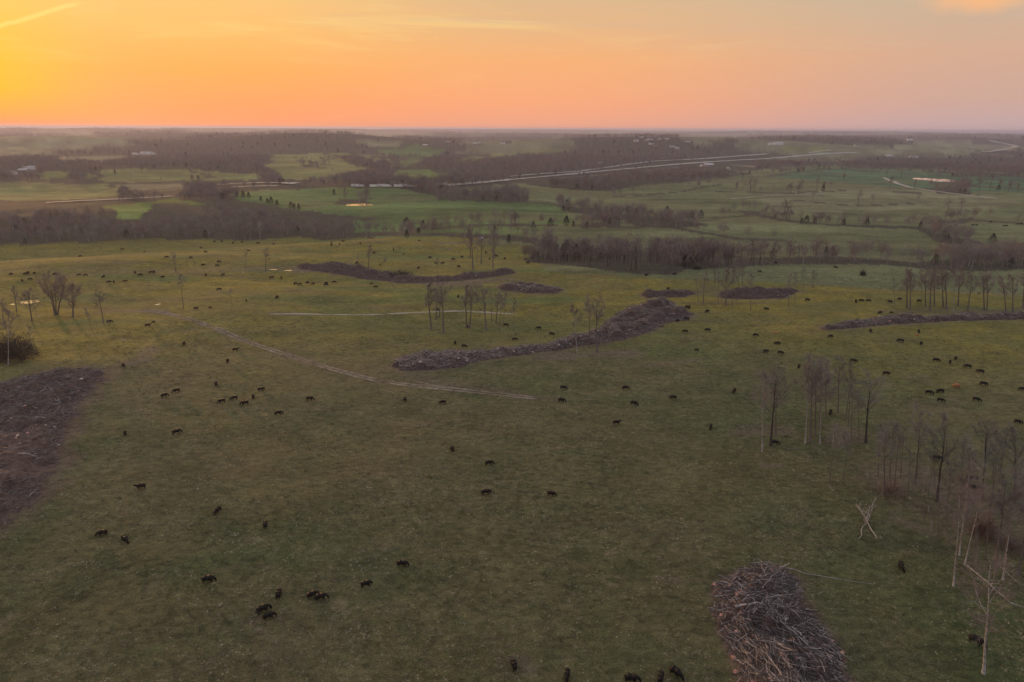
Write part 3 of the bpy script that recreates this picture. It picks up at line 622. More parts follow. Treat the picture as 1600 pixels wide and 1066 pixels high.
def far_tree(seed, Ht=13, wd=4.2, n=300, m='twig', tall=.45):
    """bare tree for the woods: trunk, a few limbs and a loose cloud of twigs, one mesh"""
    g = np.random.default_rng(seed); C = MB(); C.tube(np.array([(0, 0, -.5), (g.normal(0, .3), g.normal(0, .3), Ht * .5), (g.normal(0, .5), g.normal(0, .5), Ht * .95)]), np.array((.22, .15, .03)), 4)
    for i in range(7):
        a = g.uniform(0, 6.3); z = Ht * g.uniform(.3, .7); e = np.array((math.cos(a) * wd * .8, math.sin(a) * wd * .8, z + Ht * .28)); p = np.array((0, 0, z)); C.tube(np.array([p, (p + e) / 2 + (0, 0, .4), e]), np.array((.09, .06, .02)), 3)
    k = 14; cz = g.uniform(tall, .92, k) * Ht; ca_ = g.uniform(0, 6.3, k); cr = wd * g.uniform(.15, .75, k) * (1.15 - .6 * np.abs(cz / Ht - .62)); ctr = np.stack([np.cos(ca_) * cr, np.sin(ca_) * cr, cz], 1)
    j = g.integers(0, k, n); P = ctr[j] + g.normal(0, 1, (n, 3)) * np.array((wd * .24, wd * .24, Ht * .085)); D = P - np.array((0, 0, Ht * .3)); D = norm(D) * 0 + D / (np.linalg.norm(D, axis=1)[:, None]) + g.normal(0, .5, (n, 3))
    C.slivers(P, D, g.uniform(.7, 1.9, n), g.uniform(.06, .17, n), g)
    return C.mesh('bare_tree', M[m])
def shrub(seed, w_=3, h=2.5, n=900, m='twig_warm', tw=.1):
    g = np.random.default_rng(seed); C = MB(); T = MB()
    for i in range(9):
        a = g.uniform(0, 6.3); e = np.array((math.cos(a) * w_ * .6, math.sin(a) * w_ * .6, h * g.uniform(.6, 1))); T.tube(np.array([(0, 0, -.1), e * .5 + (0, 0, .3), e]), np.array((.06, .04, .015)), 4)
    th = g.uniform(0, 6.3, n); ph = g.random(n); r = g.random(n) ** .4; lob = 1 + .28 * np.sin(3 * th + seed) * (1 - ph) + .2 * np.sin(5 * th + 2 * seed + 4 * ph) + .12 * np.sin(9 * th + 7 * ph); P = np.stack([np.cos(th) * w_ * r * lob * np.sqrt(1 - ph ** 2), np.sin(th) * w_ * r * lob * np.sqrt(1 - ph ** 2), .1 + h * ph * r * (.75 + .35 * np.sin(2 * th + seed) ** 2) * lob], 1) + g.normal(0, .07 * w_, (n, 3))
    C.slivers(P, P * (1, 1, 1) + g.normal(0, .6, (n, 3)) + (0, 0, .5), g.uniform(.3, .8, n), np.full(n, tw), g); return (T.mesh('stem', M['bark_dark']), C.mesh('twigs', M[m]))

NEAR = [bare_tree(10 + i, 18, .20, .46, 12, 1700, .038, .24, mats=('bark', 'twig_grey')) for i in range(4)]
NEARD = [bare_tree(30 + i, 17, .26, .42, 13, 1700, .038, .27, mats=('bark_dark', 'twig_grey'), up_=.95) for i in range(3)]
PALE = [bare_tree(50 + i, 18, .20, .5, 11, 1300, .036, .15, mats=('bark_pale', 'twig')) for i in range(3)]
THIN = [bare_tree(70 + i, 15, .15, .5, 9, 850, .036, .13, mats=('bark', 'twig_grey')) for i in range(4)]
MIDT = [bare_tree(90 + i, 17, .26, .42, 13, 1000, .065, .34, mats=('bark', 'twig')) for i in range(4)]
BROAD = [bare_tree(110, 17, .42, .3, 16, 2600, .06, .34, stems=5, mats=('bark', 'twig_warm'), up_=.7), bare_tree(111, 13, .50, .25, 18, 2000, .06, .36, mats=('bark', 'twig_warm'), up_=.5), bare_tree(112, 13, .42, .3, 16, 1400, .07, .32, mats=('bark', 'twig'), up_=.7)]
SNAG = [snag(130, 9, .2, 4, 'bark_pale'), snag(131, 10, .2, 2, 'bark_dark'), snag(132, 14, .16, 5, 'bark')]
CEDAR = [cedar(140 + i, 7, (.30, .36, .42)[i], 900) for i in range(3)]
FARM = [far_tree(160 + i, (13, 14, 12, 13, 15)[i], (4.0, 4.6, 3.6, 4.4, 3.4)[i], 420, ('twig', 'twig_grey', 'twig', 'twig_warm', 'twig_grey')[i]) for i in range(5)]
FARB = [far_tree(170 + i, 13, 5.2, 110, ('twig', 'twig_grey', 'twig_warm')[i], .3) for i in range(3)]
def _join2(pair, name):
    o = bpy.data.meshes.new(name); bm = bmesh.new()
    for k, me in enumerate(pair):
        bm.from_mesh(me); 
    bm.to_mesh(o); bm.free(); o.materials.append(pair[1].materials[0]); return o
CEDF = [_join2(cedar(180 + i, 7, .38, 160, 1.1), 'cedar_far') for i in range(2)]

def plant(name, pair, P, Ht, H0, label, cat, group=None, rz=None, lean=None, parts=('trunk', 'crown'), wide=1.0):
    o = empty(name, P); s = Ht / H0; o.scale = (s * wide, s * wide, s)
    r = Matrix.Rotation(random.uniform(0, 6.28) if rz is None else rz, 4, 'Z')
    if lean: r = Matrix.Rotation(lean, 4, 'Y') @ r
    o.rotation_euler = r.to_euler()
    for me, pn in zip(pair, parts): link(pn, me, o)
    return tag(o, label, cat, group)
def top_height(P, ytop, xtop=None):
    v = np.asarray(P) - np.array((0, 0, CAMH)); a, b2 = v @ ux_, v @ fx_; k = (533 - ytop) / FPX
    z = (k * b2 - a) / (ux_[2] - k * fx_[2]); lean = 0.0
    if xtop is not None:
        x0, _, dz = project(np.array(P) + (0, 0, z)); lean = math.atan((xtop - x0) * dz / FPX / z)
    return z, lean
LM = [  # landmarks used in labels: px, py, wording
    (1215, 1000, 'the big front log pile'), (1537, 1050, 'the pale-trunked sycamore'), (1355, 815, 'the crossed white fallen snags'), (1545, 915, 'the long pale fallen trunk'),
    (1464, 780, 'the forked dark-trunked tree'), (1270, 690, 'the tight clump of tall trees'), (1195, 700, 'the lone pair of slim trees'), (70, 680, 'the wide brush pile at left'),
    (640, 566, 'the rounded end of the central windrow'), (990, 505, 'the thick end of the central windrow'), (690, 515, 'the tree row behind the central windrow'), (926, 550, 'the trees before the central windrow'),
    (560, 585, 'the lower half of the rutted track'), (330, 510, 'the upper half of the rutted track'), (800, 618, 'the rutted track end'), (88, 492, 'the many-stemmed spreading tree'), (30, 472, 'the glowing pond'),
    (287, 480, 'the thin tree above the track'), (520, 420, 'the left end of the dark windrow'), (680, 440, 'the middle of the dark windrow'), (740, 415, 'the tall trees behind the dark windrow'), (825, 452, 'the small heap in yellow grass'),
    (1040, 460, 'the low heap on the green slope'), (1180, 462, 'the dark heap behind thin trees'), (1340, 510, 'the tip of the narrow right windrow'), (1480, 482, 'the line of tall upright trees'), (300, 385, 'the ridge beneath the wooded valley'),
    (1493, 602, 'the tan cow'), (400, 620, 'the slope centre below the track'), (450, 940, 'the bare lower-left slope'), (880, 770, 'the dim slope centre'), (200, 830, 'the slope under the wide pile'), (930, 1055, 'the bottom edge of the slope'),
    (1000, 400, 'the dark grove'), (1525, 350, 'the far right-hand paddock'), (600, 400, 'the pasture beyond the dark windrow'), (1240, 540, 'the yellow-green rise'), (240, 430, 'the orange-tinted far pasture')]
LM0 = LM; LMW = cast([l[0] for l in LM], [l[1] for l in LM]); ORD = ['nearest', 'second nearest', 'third nearest', 'fourth nearest', 'fifth nearest', 'sixth nearest', 'seventh nearest', 'eighth nearest', 'ninth nearest', 'tenth nearest', 'eleventh nearest', 'twelfth nearest', 'thirteenth nearest', 'fourteenth nearest'] + [q + ' nearest' for q in 'fifteenth sixteenth seventeenth eighteenth nineteenth twentieth twenty-first twenty-second twenty-third twenty-fourth'.split()]
def ranked(points, skip=(), LM=LM0, LMW=LMW):
    """for each point the landmark to which it ranks best among all points, and that rank"""
    P = np.array(points)[:, :2]; D = np.hypot(P[:, None, 0] - LMW[None, :, 0], P[:, None, 1] - LMW[None, :, 1]); rk = D.argsort(0).argsort(0)
    cost = D * (1 + .12 * rk) + 1e5 * (rk > 23); out = []
    for i in range(len(P)):
        c = [j for j in np.argsort(cost[i]) if j not in skip][0]; out.append((int(rk[i, c]), LM[c][2]))
    return out
# near and middle trees, each placed where it stands: base px, base py, top py, top px, kind
TREES = [(1191, 706, 588, 1193, 'P'), (1204, 696, 585, 1212, 'D'), (1212, 682, 600, 1213, 'N'), (1258, 692, 578, 1262, 'P'), (1265, 690, 566, 1270, 'N'), (1281, 694, 585, 1284, 'P'), (1280, 668, 566, 1286, 'N'), (1290, 652, 570, 1294, 'N'),
    (1274, 680, 572, 1276, 'N'), (1309, 645, 600, 1310, 'K'), (1321, 655, 568, 1332, 'T'), (1325, 668, 590, 1330, 'T'), (1342, 692, 612, 1343, 'T'), (1353, 692, 590, 1357, 'D'), (1296, 752, 664, 1306, 'T'), (1317, 755, 680, 1325, 'T'), (1308, 738, 672, 1310, 'T'), (1330, 690, 600, 1332, 'T'),
    (1381, 772, 668, 1384, 'N'), (1398, 762, 672, 1403, 'T'), (1407, 747, 670, 1410, 'T'), (1390, 752, 665, 1393, 'N'), (1430, 757, 645, 1438, 'N'), (1464, 783, 662, 1478, 'D'), (1461, 766, 690, 1457, 'T'), (1535, 781, 668, 1541, 'D'), (1586, 766, 678, 1586, 'D'),
    (1560, 755, 668, 1572, 'N'), (1550, 752, 675, 1556, 'T'), (1592, 780, 720, 1606, 'D'), (1500, 792, 690, 1508, 'T'), (1512, 802, 700, 1520, 'N'), (1444, 815, 735, 1450, 'T'), (1478, 820, 720, 1486, 'T'), (1571, 862, 745, 1590, 'N'), (1548, 800, 700, 1556, 'T'),
    (1490, 916, 775, 1503, 'P'), (1499, 868, 740, 1512, 'P'), (1507, 884, 765, 1535, 'P'), (1567, 906, 775, 1588, 'P'), (1524, 922, 860, 1528, 'T'), (1556, 885, 750, 1575, 'N'), (1590, 900, 770, 1612, 'N'), (1540, 870, 760, 1552, 'T'), (1602, 850, 730, 1618, 'N'), (1578, 828, 715, 1592, 'T'), (1612, 800, 690, 1626, 'N'),
    (1524, 850, 735, 1534, 'T'), (1465, 845, 760, 1470, 'T'), (1419, 770, 700, 1422, 'T'), (1425, 800, 740, 1428, 'T'), (1372, 745, 690, 1374, 'T'),
    (1537, 1053, 885, 1548, 'S'),
    (674, 515, 448, 667, 'M'), (681, 500, 455, 684, 'M'), (693, 521, 448, 692, 'M'), (686, 497, 455, 688, 'M'), (729, 512, 450, 727, 'M'), (734, 513, 450, 739, 'M'), (760, 516, 452, 755, 'M'), (775, 505, 462, 778, 'M'), (780, 518, 460, 784, 'T'), (787, 506, 458, 790, 'T'), (803, 521, 468, 803, 'T'), (768, 500, 458, 768, 'T'),
    (902, 552, 480, 895, 'P'), (921, 545, 468, 922, 'T'), (933, 550, 472, 930, 'M'),
    (1398, 479, 435, 1397, 'T'), (1417, 482, 425, 1417, 'M'), (1422, 485, 424, 1424, 'M'), (1446, 480, 425, 1445, 'M'), (1453, 486, 424, 1455, 'M'), (1460, 478, 426, 1460, 'M'), (1474, 480, 422, 1473, 'M'), (1479, 483, 422, 1478, 'M'), (1490, 487, 418, 1492, 'W'), (1497, 478, 422, 1500, 'M'), (1512, 485, 430, 1521, 'M'), (1538, 485, 430, 1537, 'M'), (1542, 486, 432, 1545, 'M'), (1572, 487, 434, 1567, 'M'), (1582, 488, 432, 1584, 'M'), (1598, 482, 430, 1600, 'M'), (1440, 477, 430, 1438, 'T'), (1610, 486, 430, 1612, 'M'),
    (1232, 481, 430, 1232, 'T'), (1242, 473, 428, 1243, 'T'), (1270, 450, 424, 1272, 'M'), (1255, 455, 420, 1256, 'T'), (1099, 474, 428, 1100, 'M'), (1091, 470, 430, 1088, 'T'), (1122, 476, 425, 1123, 'T'), (1134, 478, 422, 1135, 'M'), (1144, 479, 420, 1145, 'T'), (1173, 485, 425, 1173, 'T'), (1117, 442, 408, 1117, 'M'), (1145, 443, 410, 1146, 'M'), (1160, 446, 412, 1162, 'M'), (1130, 445, 410, 1131, 'T'), (1152, 470, 420, 1154, 'T'),
    (26, 487, 450, 22, 'M'), (50, 502, 458, 45, 'B3'), (57, 493, 462, 52, 'T'), (88, 492, 430, 88, 'B1'), (114, 496, 448, 114, 'B2'), (145, 521, 484, 136, 'T'), (162, 506, 460, 155, 'M'), (13, 571, 486, 12, 'W'), (48, 548, 510, 46, 'T'),
    (275, 425, 397, 271, 'M'), (305, 425, 408, 304, 'T'), (384, 420, 390, 384, 'T'), (287, 483, 428, 281, 'T'), (363, 479, 452, 359, 'T'), (415, 424, 390, 415, 'M'), (170, 522, 500, 170, 'T'),
    (576, 422, 386, 576, 'M'), (560, 420, 398, 560, 'T'), (600, 425, 402, 601, 'T'), (735, 404, 358, 735, 'M'), (739, 421, 362, 736, 'M'), (752, 412, 368, 753, 'M'), (770, 419, 366, 771, 'M'), (772, 404, 362, 773, 'M'), (684, 432, 404, 684, 'T'), (745, 408, 364, 746, 'T'), (5, 500, 470, 3, 'M')]
tp = cast([t_[0] for t_ in TREES], [t_[1] for t_ in TREES]); rk = ranked(tp, skip=(27,))
KW = {'P': ('pale-trunked bare tree', 'tree'), 'D': ('dark-trunked bare tree', 'tree'), 'N': ('tall grey bare tree', 'tree'), 'T': ('slender bare tree', 'tree'), 'M': ('bare tree with upright limbs', 'tree'), 'W': ('whitish-trunked bare tree', 'tree'), 'K': ('dark broken snag pole', 'dead tree'), 'S': ('sycamore with bright pale trunk and twisted limbs', 'tree'), 'B1': ('broad many-stemmed bare tree', 'tree'), 'B2': ('round-crowned low bare tree', 'tree'), 'B3': ('spreading bare tree', 'tree')}
for i, ((px, py, yt, xt, kd), P, (r_, lm)) in enumerate(zip(TREES, tp, rk)):
    z, ln = top_height(P, yt, xt); z = min(z, 24)
    pool, H0 = {'P': (PALE, 18), 'D': (NEARD, 17), 'N': (NEAR, 18), 'T': (THIN, 15), 'M': (MIDT, 17), 'W': (PALE, 18), 'K': ([SNAG[1]], 10), 'S': ([PALE[0]], 18), 'B1': ([BROAD[0]], 17), 'B2': ([BROAD[1]], 13), 'B3': ([BROAD[2]], 13)}[kd]
    kw, ct = KW[kd]
    lab = '%s, %s tree to %s' % (kw, ORD[min(r_, 23)], lm)
    if kd == 'S': 
        pair = bare_tree(222, 20, .28, .38, 15, 1500, .03, .22, mats=('bark_pale', 'twig'), up_=.45); H0 = 20; lab = 'sycamore with bright pale trunk and twisted limbs, standing before the thicket'
    elif kd == 'K': lab = 'dark broken snag pole standing behind the tight clump of tall bare trees'
    else: pair = pool[i % len(pool)]
    plant('snag' if kd == 'K' else 'sycamore' if kd == 'S' else 'bare_tree', pair, P, z, H0, lab, ct, 'bare trees standing in the pasture', lean=ln, parts=('trunk', 'branches') if kd == 'K' else ('trunk', 'crown'))
n_near = len(TREES) + 12
for px, py, ht, lab in [(1262, 722, 1.9, 'short white stump post below the tight clump of bare trees'), (1355, 747, 1.7, 'short white stump beside the small leafless saplings'), (1450, 800, 1.6, 'small white stump under the forked dark tree'), (1478, 815, 1.9, 'leaning white stump between thicket and open grass'), (1302, 690, 2.4, 'thin white broken stem in the clump of bare trees')]:
    plant('broken_stump', SNAG[0], at(px, py), ht, 9, lab, 'stump', 'broken white stumps', parts=('trunk', 'branches'), wide=2.2)
sap = [(rng.uniform(1385, 1600), rng.uniform(730, 880)) for _ in range(12)]; sp_ = cast([a[0] for a in sap], [a[1] for a in sap]); srk = ranked(sp_)
for k, (P, (r_, lm)) in enumerate(zip(sp_, srk)):
    plant('sapling', THIN[k % 4], P, rng.uniform(4, 9), 15, 'small thin bare sapling, %s sapling to %s' % (ORD[min(r_, 23)], lm), 'sapling', 'saplings in the bare thicket')
# shrubs
for me_, px, py, wd, ht, lab in [(shrub(1, 7.5, 9.5, 12000, 'bark_dark', .15), 20, 562, 1, 1, 'dark dense thicket bush behind the wide brush pile'), (shrub(2, 2.6, 4.6, 1900, 'leaf_tan', .10), 1534, 838, 1, 1, 'bush still holding tan leaves among the pale trunks'),
        (shrub(3, 3, 3.0, 1400, 'twig_warm', .08), 1392, 772, 1, 1, 'reddish twiggy bush at the edge of the thicket'), (shrub(4, 3, 2.4, 1400, 'twig_warm', .08), 1580, 860, 1, 1, 'reddish twiggy bush under the rear pale trunk'), (shrub(5, 2.2, 1.6, 700, 'bark_dark', .1), 628, 432, 1.6, 1.8, 'dark bush standing on the long windrow'),
        (shrub(6, 2.5, 3, 900, 'cedar', .2), 1348, 431, .7, 1.0, 'dark round bush alone on the green slope by the fence'), (shrub(7, 3.5, 2.2, 900, 'cedar', .2), 1089, 421, .8, .9, 'low dark bush at the tip of the grove')]:
    plant('shrub', me_, at(px, py), ht, 1, lab, 'bush', None, parts=('stem', 'twigs'), wide=wd)

FLM = [(1463, 281, 'the large farm pond'), (561, 320, 'the narrow pond in the green field'), (1106, 260, 'the grey-roofed barn'), (1400, 288, 'the pale dirt lane'), (720, 289, 'the start of the highway'), (1216, 227, 'the long white farm building'),
    (900, 400, 'the left half of the dark grove'), (1070, 410, 'the right half of the dark grove'), (1525, 350, 'the far right-hand paddock'), (1300, 350, 'the hedge across the right meadow'), (400, 312, 'the left corner of the green field'), (650, 360, 'the thin tree rows past the ridge'), (200, 270, 'the hazy left fields'), (1340, 322, 'the middle of the striped meadow'),
    (420, 288, 'the bright road stretch at left'), (600, 292, 'the row of white trucks'), (870, 355, 'the cedar clump by the brook'), (1520, 300, 'the tree clump beside the farm pond'), (1340, 262, 'the far tree belt'), (1480, 408, 'the right-hand dark wood'), (460, 326, 'the near edge of the green field'), (1160, 300, 'the meadow below the barn'), (1030, 340, 'the tree strip in the meadow'), (1260, 395, 'the thin end of the grove')]
FLW = cast([l[0] for l in FLM], [l[1] for l in FLM])
# lone trees dotted over the far fields, and cedars
LONE = [(1247, 303), (1235, 302), (1276, 297), (1286, 296), (1340, 322), (1390, 295), (1428, 297), (1362, 272), (1385, 277), (1408, 277), (1278, 264), (1150, 300), (1172, 300), (1095, 285), (1110, 284), (1216, 264), (1300, 262), (1320, 270), (1450, 280), (1530, 297), (1545, 299), (1560, 297), (1575, 300), (1590, 299), (1550, 283), (1590, 280), (1340, 265), (1228, 345), (1232, 346), (1178, 300), (205, 267), (222, 270), (262, 266), (180, 272), (1050, 289), (1012, 291), (1225, 340), (1480, 335), (1500, 338), (1318, 283), (1130, 278), (1385, 255), (1370, 262), (1160, 283), (540, 318), (572, 318)]
lp = cast([p[0] for p in LONE], [p[1] for p in LONE])
for (px, py), P, (r_, lm) in zip(LONE, lp, ranked(lp, LM=FLM, LMW=FLW)):
    plant('bare_tree', BROAD[2] if random.random() < .5 else MIDT[random.randrange(4)], P, random.uniform(10, 14), 14, 'lone bare far-off tree, %s such tree to %s' % (ORD[min(r_, 23)], lm), 'tree', 'lone trees dotted over the far fields', wide=1.25)
CED = [(1320, 257), (1336, 258), (1278, 265), (1560, 297), (905, 275), (912, 274), (1280, 262), (408, 315), (418, 318), (424, 319), (433, 322), (455, 326), (460, 327), (467, 328), (522, 305), (352, 306), (370, 309), (380, 310), (389, 310), (1476, 369), (1438, 356), (1354, 353), (1318, 352), (1273, 349), (1252, 350), (1260, 349), (632, 352), (636, 353), (661, 357), (678, 359), (636, 372), (860, 355), (885, 353), (896, 355), (833, 358), (1095, 342), (1042, 336), (930, 345), (945, 343), (955, 341), (1461, 412), (1520, 406), (1530, 405), (1550, 380), (773, 363), (795, 380), (1290, 400), (1300, 401), (440, 284), (485, 284), (565, 289), (605, 290), (690, 300), (300, 281), (310, 281), (180, 272), (1100, 400), (870, 400), (880, 402), (900, 404), (885, 398), (893, 400), (912, 405), (1070, 418), (1078, 418)]
lp = cast([p[0] for p in CED], [p[1] for p in CED])
for (px, py), P, (r_, lm) in zip(CED, lp, ranked(lp, LM=FLM, LMW=FLW)):
    plant('cedar_tree', CEDAR[random.randrange(3)], P, random.uniform(5, 8.5) * (1.45 if 395 < py < 406 and px < 920 else 1), 7, 'small dark evergreen cedar, %s cedar to %s' % (ORD[min(r_, 23)], lm), 'cedar tree', 'dark cedars scattered through fields and hedgerows', wide=1.15)

# the woods: nearest trees are individuals, the rest one mass per stretch
PXF = [np.array(p, float) for p, _ in FIELDS]; PXW = [np.array(p, float) for p, _ in WOODS]
OPEN_LINES = [([(688, 291.5), (740, 287.5), (800, 281.5), (870, 275), (930, 269), (980, 264.5), (1050, 258), (1110, 253.5), (1200, 248.5), (1292, 240.5)], 3.2), ([(790, 277), (900, 269), (1015, 253), (1100, 248.5), (1200, 241)], 2.0), ([(336, 291), (370, 287.5), (420, 286.5), (470, 288)], 3.0),
    ([(66, 318), (200, 311.5), (274, 307)], 1.6), ([(1380, 277.5), (1408, 289), (1460, 299), (1560, 311)], 2.5), ([(1536, 238), (1582, 231), (1545, 219)], 3), ([(1435, 281), (1490, 281)], 4), ([(545, 320), (580, 320)], 3), ([(555, 292), (650, 293)], 1.5), ([(1095, 259), (1175, 259)], 5), ([(205, 242), (245, 242)], 3), ([(20, 268), (55, 265)], 4), ([(1195, 226), (1225, 226)], 3)]
def keeps_view(x, y, hedge):
    """False for trees that would stand before open ground seen in the photograph"""
    z = H(x, y); ok = np.ones(len(x), bool)
    for hh_ in (5.5, 10.0):
        u, v, _ = project(np.stack([x, y, z + hh_], 1)); u = u + rng.normal(0, 2.5, len(x)); v = v + rng.normal(0, 1.2, len(x)); f = np.zeros(len(x), bool); w_ = np.zeros(len(x), bool)
        for P in PXF: f |= inside(P, u, v)
        for P in PXW:
            for dv in (-2, 3, 8, 13): w_ |= inside(P, u, v + dv)
        ok &= ~(f & ~w_) | hedge
        for L_, wd in OPEN_LINES: ok &= dist_line(np.array([(a, b, 0) for a, b in L_], float), u, v) > wd
    u, v, _ = project(np.stack([x, y, z + 13], 1)); sky = np.interp(u, [0, 100, 150, 200, 250, 300, 340, 380, 450, 560], [320, 320, 324, 338, 338, 324, 312, 318, 330, 345])
    ok &= (v > sky + rng.normal(0, 3, len(x))) | (np.hypot(x, y) > 850) | (u > 560)
    return ok
def scatter(d0, d1, sp):
    n = int(.5 * 1.5 * (d1 ** 2 - d0 ** 2) / sp ** 2); d = np.sqrt(rng.uniform(d0 ** 2, d1 ** 2, n)); a = rng.uniform(-.75, .75, n); x, y = d * np.sin(a), d * np.cos(a)
    _, q = classify(x, y); k = rng.random(n) < q * np.where(q > .79, .62 + .38 * sstep(-.35, .25, fbm(x / 26, y / 34, 133, 3)), 1); x, y, q = x[k], y[k], q[k]; z = H(x, y); inw = np.zeros(len(x), bool)
    for P, _ in WP: inw |= inside(P, x, y)
    k = keeps_view(x, y, (q < .79) | inw); return x[k], y[k]
xa, ya = scatter(380, 1000, 5.6); xb, yb = scatter(1000, 2000, 8.5); xc, yc = scatter(2000, 3900, 14); xd, yd = scatter(3900, 9000, 34)
XS = np.concatenate([xa, xb, xc, xd]); YS = np.concatenate([ya, yb, yc, yd]); ZS = H(XS, YS)
band = np.concatenate([np.full(len(a), i) for i, a in enumerate((xa, xb, xc, xd))])
u_, v_, dep = project(np.stack([XS, YS, ZS + 11], 1)); dist = np.hypot(XS, YS)
infr = (u_ > 4) & (u_ < 1596)
order = np.argsort(dist + np.where(infr, 0, 1e6) + rng.uniform(0, 60, len(XS)))
n_ind = 300 - n_near - len(LONE) - 2
order = order[dist[order] > 0]; indiv = order[:n_ind]; mask = np.ones(len(XS), bool); mask[indiv] = False
grove = [i for i in indiv if u_[i] > 800]; front = sorted(sorted(grove, key=lambda i: -project(np.array([(XS[i], YS[i], ZS[i])]))[1][0])[:24], key=lambda i: u_[i]); ford = {i: (ORD[k].replace(' nearest', '') if k else 'first') for k, i in enumerate(front)}
for i in indiv:
    P = (XS[i], YS[i], ZS[i]); inr = u_[i] > 800
    rnd_ = random.random(); plant('bare_tree', MIDT[i % 4] if rnd_ < .55 else BROAD[2] if rnd_ < .8 else NEARD[i % 3], P, random.uniform(7.5, 14.5), 16, 'bare tree along the front edge of the dark grove, %s counting from the left' % ford[i] if i in ford else 'bare grey-brown tree crowded inside the dark grove beyond the yellow knoll' if inr else 'bare grey-brown tree in the wooded valley just beyond the pasture ridge', 'tree', 'trees of the dark grove' if inr else 'trees of the valley wood', wide=1.5)
proto = bpy.data.collections.new('woodland_kinds')
pl = FARM + FARB + CEDF
for i, me in enumerate(pl):
    o = bpy.data.objects.new('kind_%02d' % i, me); proto.objects.link(o)
def instancer(nm, sel_pts, idx, sc, rot, coll, label=None, smooth=False):
    me = bpy.data.meshes.new(nm); me.vertices.add(len(sel_pts)); me.vertices.foreach_set('co', np.asarray(sel_pts, float).ravel())
    for an, ty, dat in (('idx', 'INT', idx.astype(np.int32)), ('rz', 'FLOAT', rot.astype(np.float32)), ('sc', 'FLOAT', sc.astype(np.float32))):
        me.attributes.new(an, ty, 'POINT').data.foreach_set('value', dat)
    o = link(nm, me); ng = bpy.data.node_groups.new(nm, 'GeometryNodeTree')
    ng.interface.new_socket('Geometry', in_out='INPUT', socket_type='NodeSocketGeometry'); ng.interface.new_socket('Geometry', in_out='OUTPUT', socket_type='NodeSocketGeometry')
    N, Lk = ng.nodes, ng.links; gi, go = N.new('NodeGroupInput'), N.new('NodeGroupOutput'); ip = N.new('GeometryNodeInstanceOnPoints'); ci = N.new('GeometryNodeCollectionInfo')
    ci.inputs[0].default_value = coll; ci.inputs['Separate Children'].default_value = True; ci.inputs['Reset Children'].default_value = True
    mtp = N.new('GeometryNodeMeshToPoints')
    def att(a, ty): q = N.new('GeometryNodeInputNamedAttribute'); q.data_type = ty; q.inputs[0].default_value = a; return q.outputs[0]
    Lk.new(gi.outputs[0], mtp.inputs[0]); Lk.new(mtp.outputs[0], ip.inputs['Points']); Lk.new(ci.outputs[0], ip.inputs['Instance']); ip.inputs['Pick Instance'].default_value = True
    Lk.new(att('idx', 'INT'), ip.inputs['Instance Index']); cx = N.new('ShaderNodeCombineXYZ'); Lk.new(att('rz', 'FLOAT'), cx.inputs[2]); Lk.new(cx.outputs[0], ip.inputs['Rotation']); Lk.new(att('sc', 'FLOAT'), ip.inputs['Scale'])
    Lk.new(ip.outputs[0], go.inputs[0]); o.modifiers.new('scatter', 'NODES').node_group = ng
    return tag(o, label, kind='stuff')
idx = np.where(band < 2, rng.integers(0, 5, len(XS)), 5 + rng.integers(0, 3, len(XS)))
ev = rng.random(len(XS)) < np.where(band < 2, .03, .02); idx[ev] = 8 + rng.integers(0, 2, ev.sum())
scs = rng.uniform(.72, 1.12, len(XS)) * np.array([.92, .95, 1.15, 1.9])[band]; scs *= .95 + .38 * fbm(XS / 45, YS / 45, 137, 3); scs[ev] *= np.where(band[ev] < 2, 1.1, 1.5)
rots = rng.uniform(0, 6.28, len(XS)); PT = np.stack([XS, YS, ZS], 1)
zones = [('valley_woods', (dist < 1000) & (u_ < 560), 'mass of bare brown trees filling the valley behind the pasture ridge'), ('grove_woods', (dist < 1000) & (u_ >= 560), 'mass of bare trees in the groves and hedgerows of the meadows'),
         ('highway_woods', (dist >= 1000) & (dist < 2000), 'bare woods and tree belts along the highway'), ('hill_woods', (dist >= 2000) & (dist < 3900), 'hazy bare woods over the low hills'), ('horizon_woods', dist >= 3900, 'hazy woods near the horizon')]
for nm, k, lab in zones:
    k = k & mask; instancer(nm, PT[k], idx[k], scs[k], rots[k], proto, lab)

# ---------------------------------------------------------------- brush piles
def log_mesh(seed, L, r, m, forks=1):
    g = np.random.default_rng(seed); B = MB(); n = 5; x = np.linspace(-L / 2, L / 2, n); yz = np.cumsum(g.normal(0, L * .035, (n, 2)), 0); yz -= yz.mean(0)
    pts = np.stack([x, yz[:, 0], yz[:, 1] * .6], 1); B.tube(pts, r * np.linspace(1.1, .45, n), 5)
    for i in range(forks):
        p = pts[2 + i % 2]; d = norm(np.array((1, g.choice([-1, 1]) * .8, g.uniform(-.1, .5)))); B.tube(np.array([p, p + d * L * .18, p + norm(d + (.3, 0, .1)) * L * .33]), r * np.array((.55, .4, .15)), 4)
    return B.mesh('branch', m, True)
LOGS = [log_mesh(300 + i, 1.0, .022, M['log'] if i % 2 else M['log_dark'], i % 3) for i in range(9)]
def clod_mesh(seed, m):
    g = np.random.default_rng(seed); bm = bmesh.new(); bmesh.ops.create_icosphere(bm, subdivisions=1, radius=.5)
    for v in bm.verts: v.co *= 1 + g.normal(0, .22); v.co.z *= .75
    me = bpy.data.meshes.new('clod'); bm.to_mesh(me); bm.free(); me.materials.append(m); return me
CLOD = [clod_mesh(i, M['clod']) for i in range(4)]; ROCK = [clod_mesh(10 + i, M['stone']) for i in range(3)]
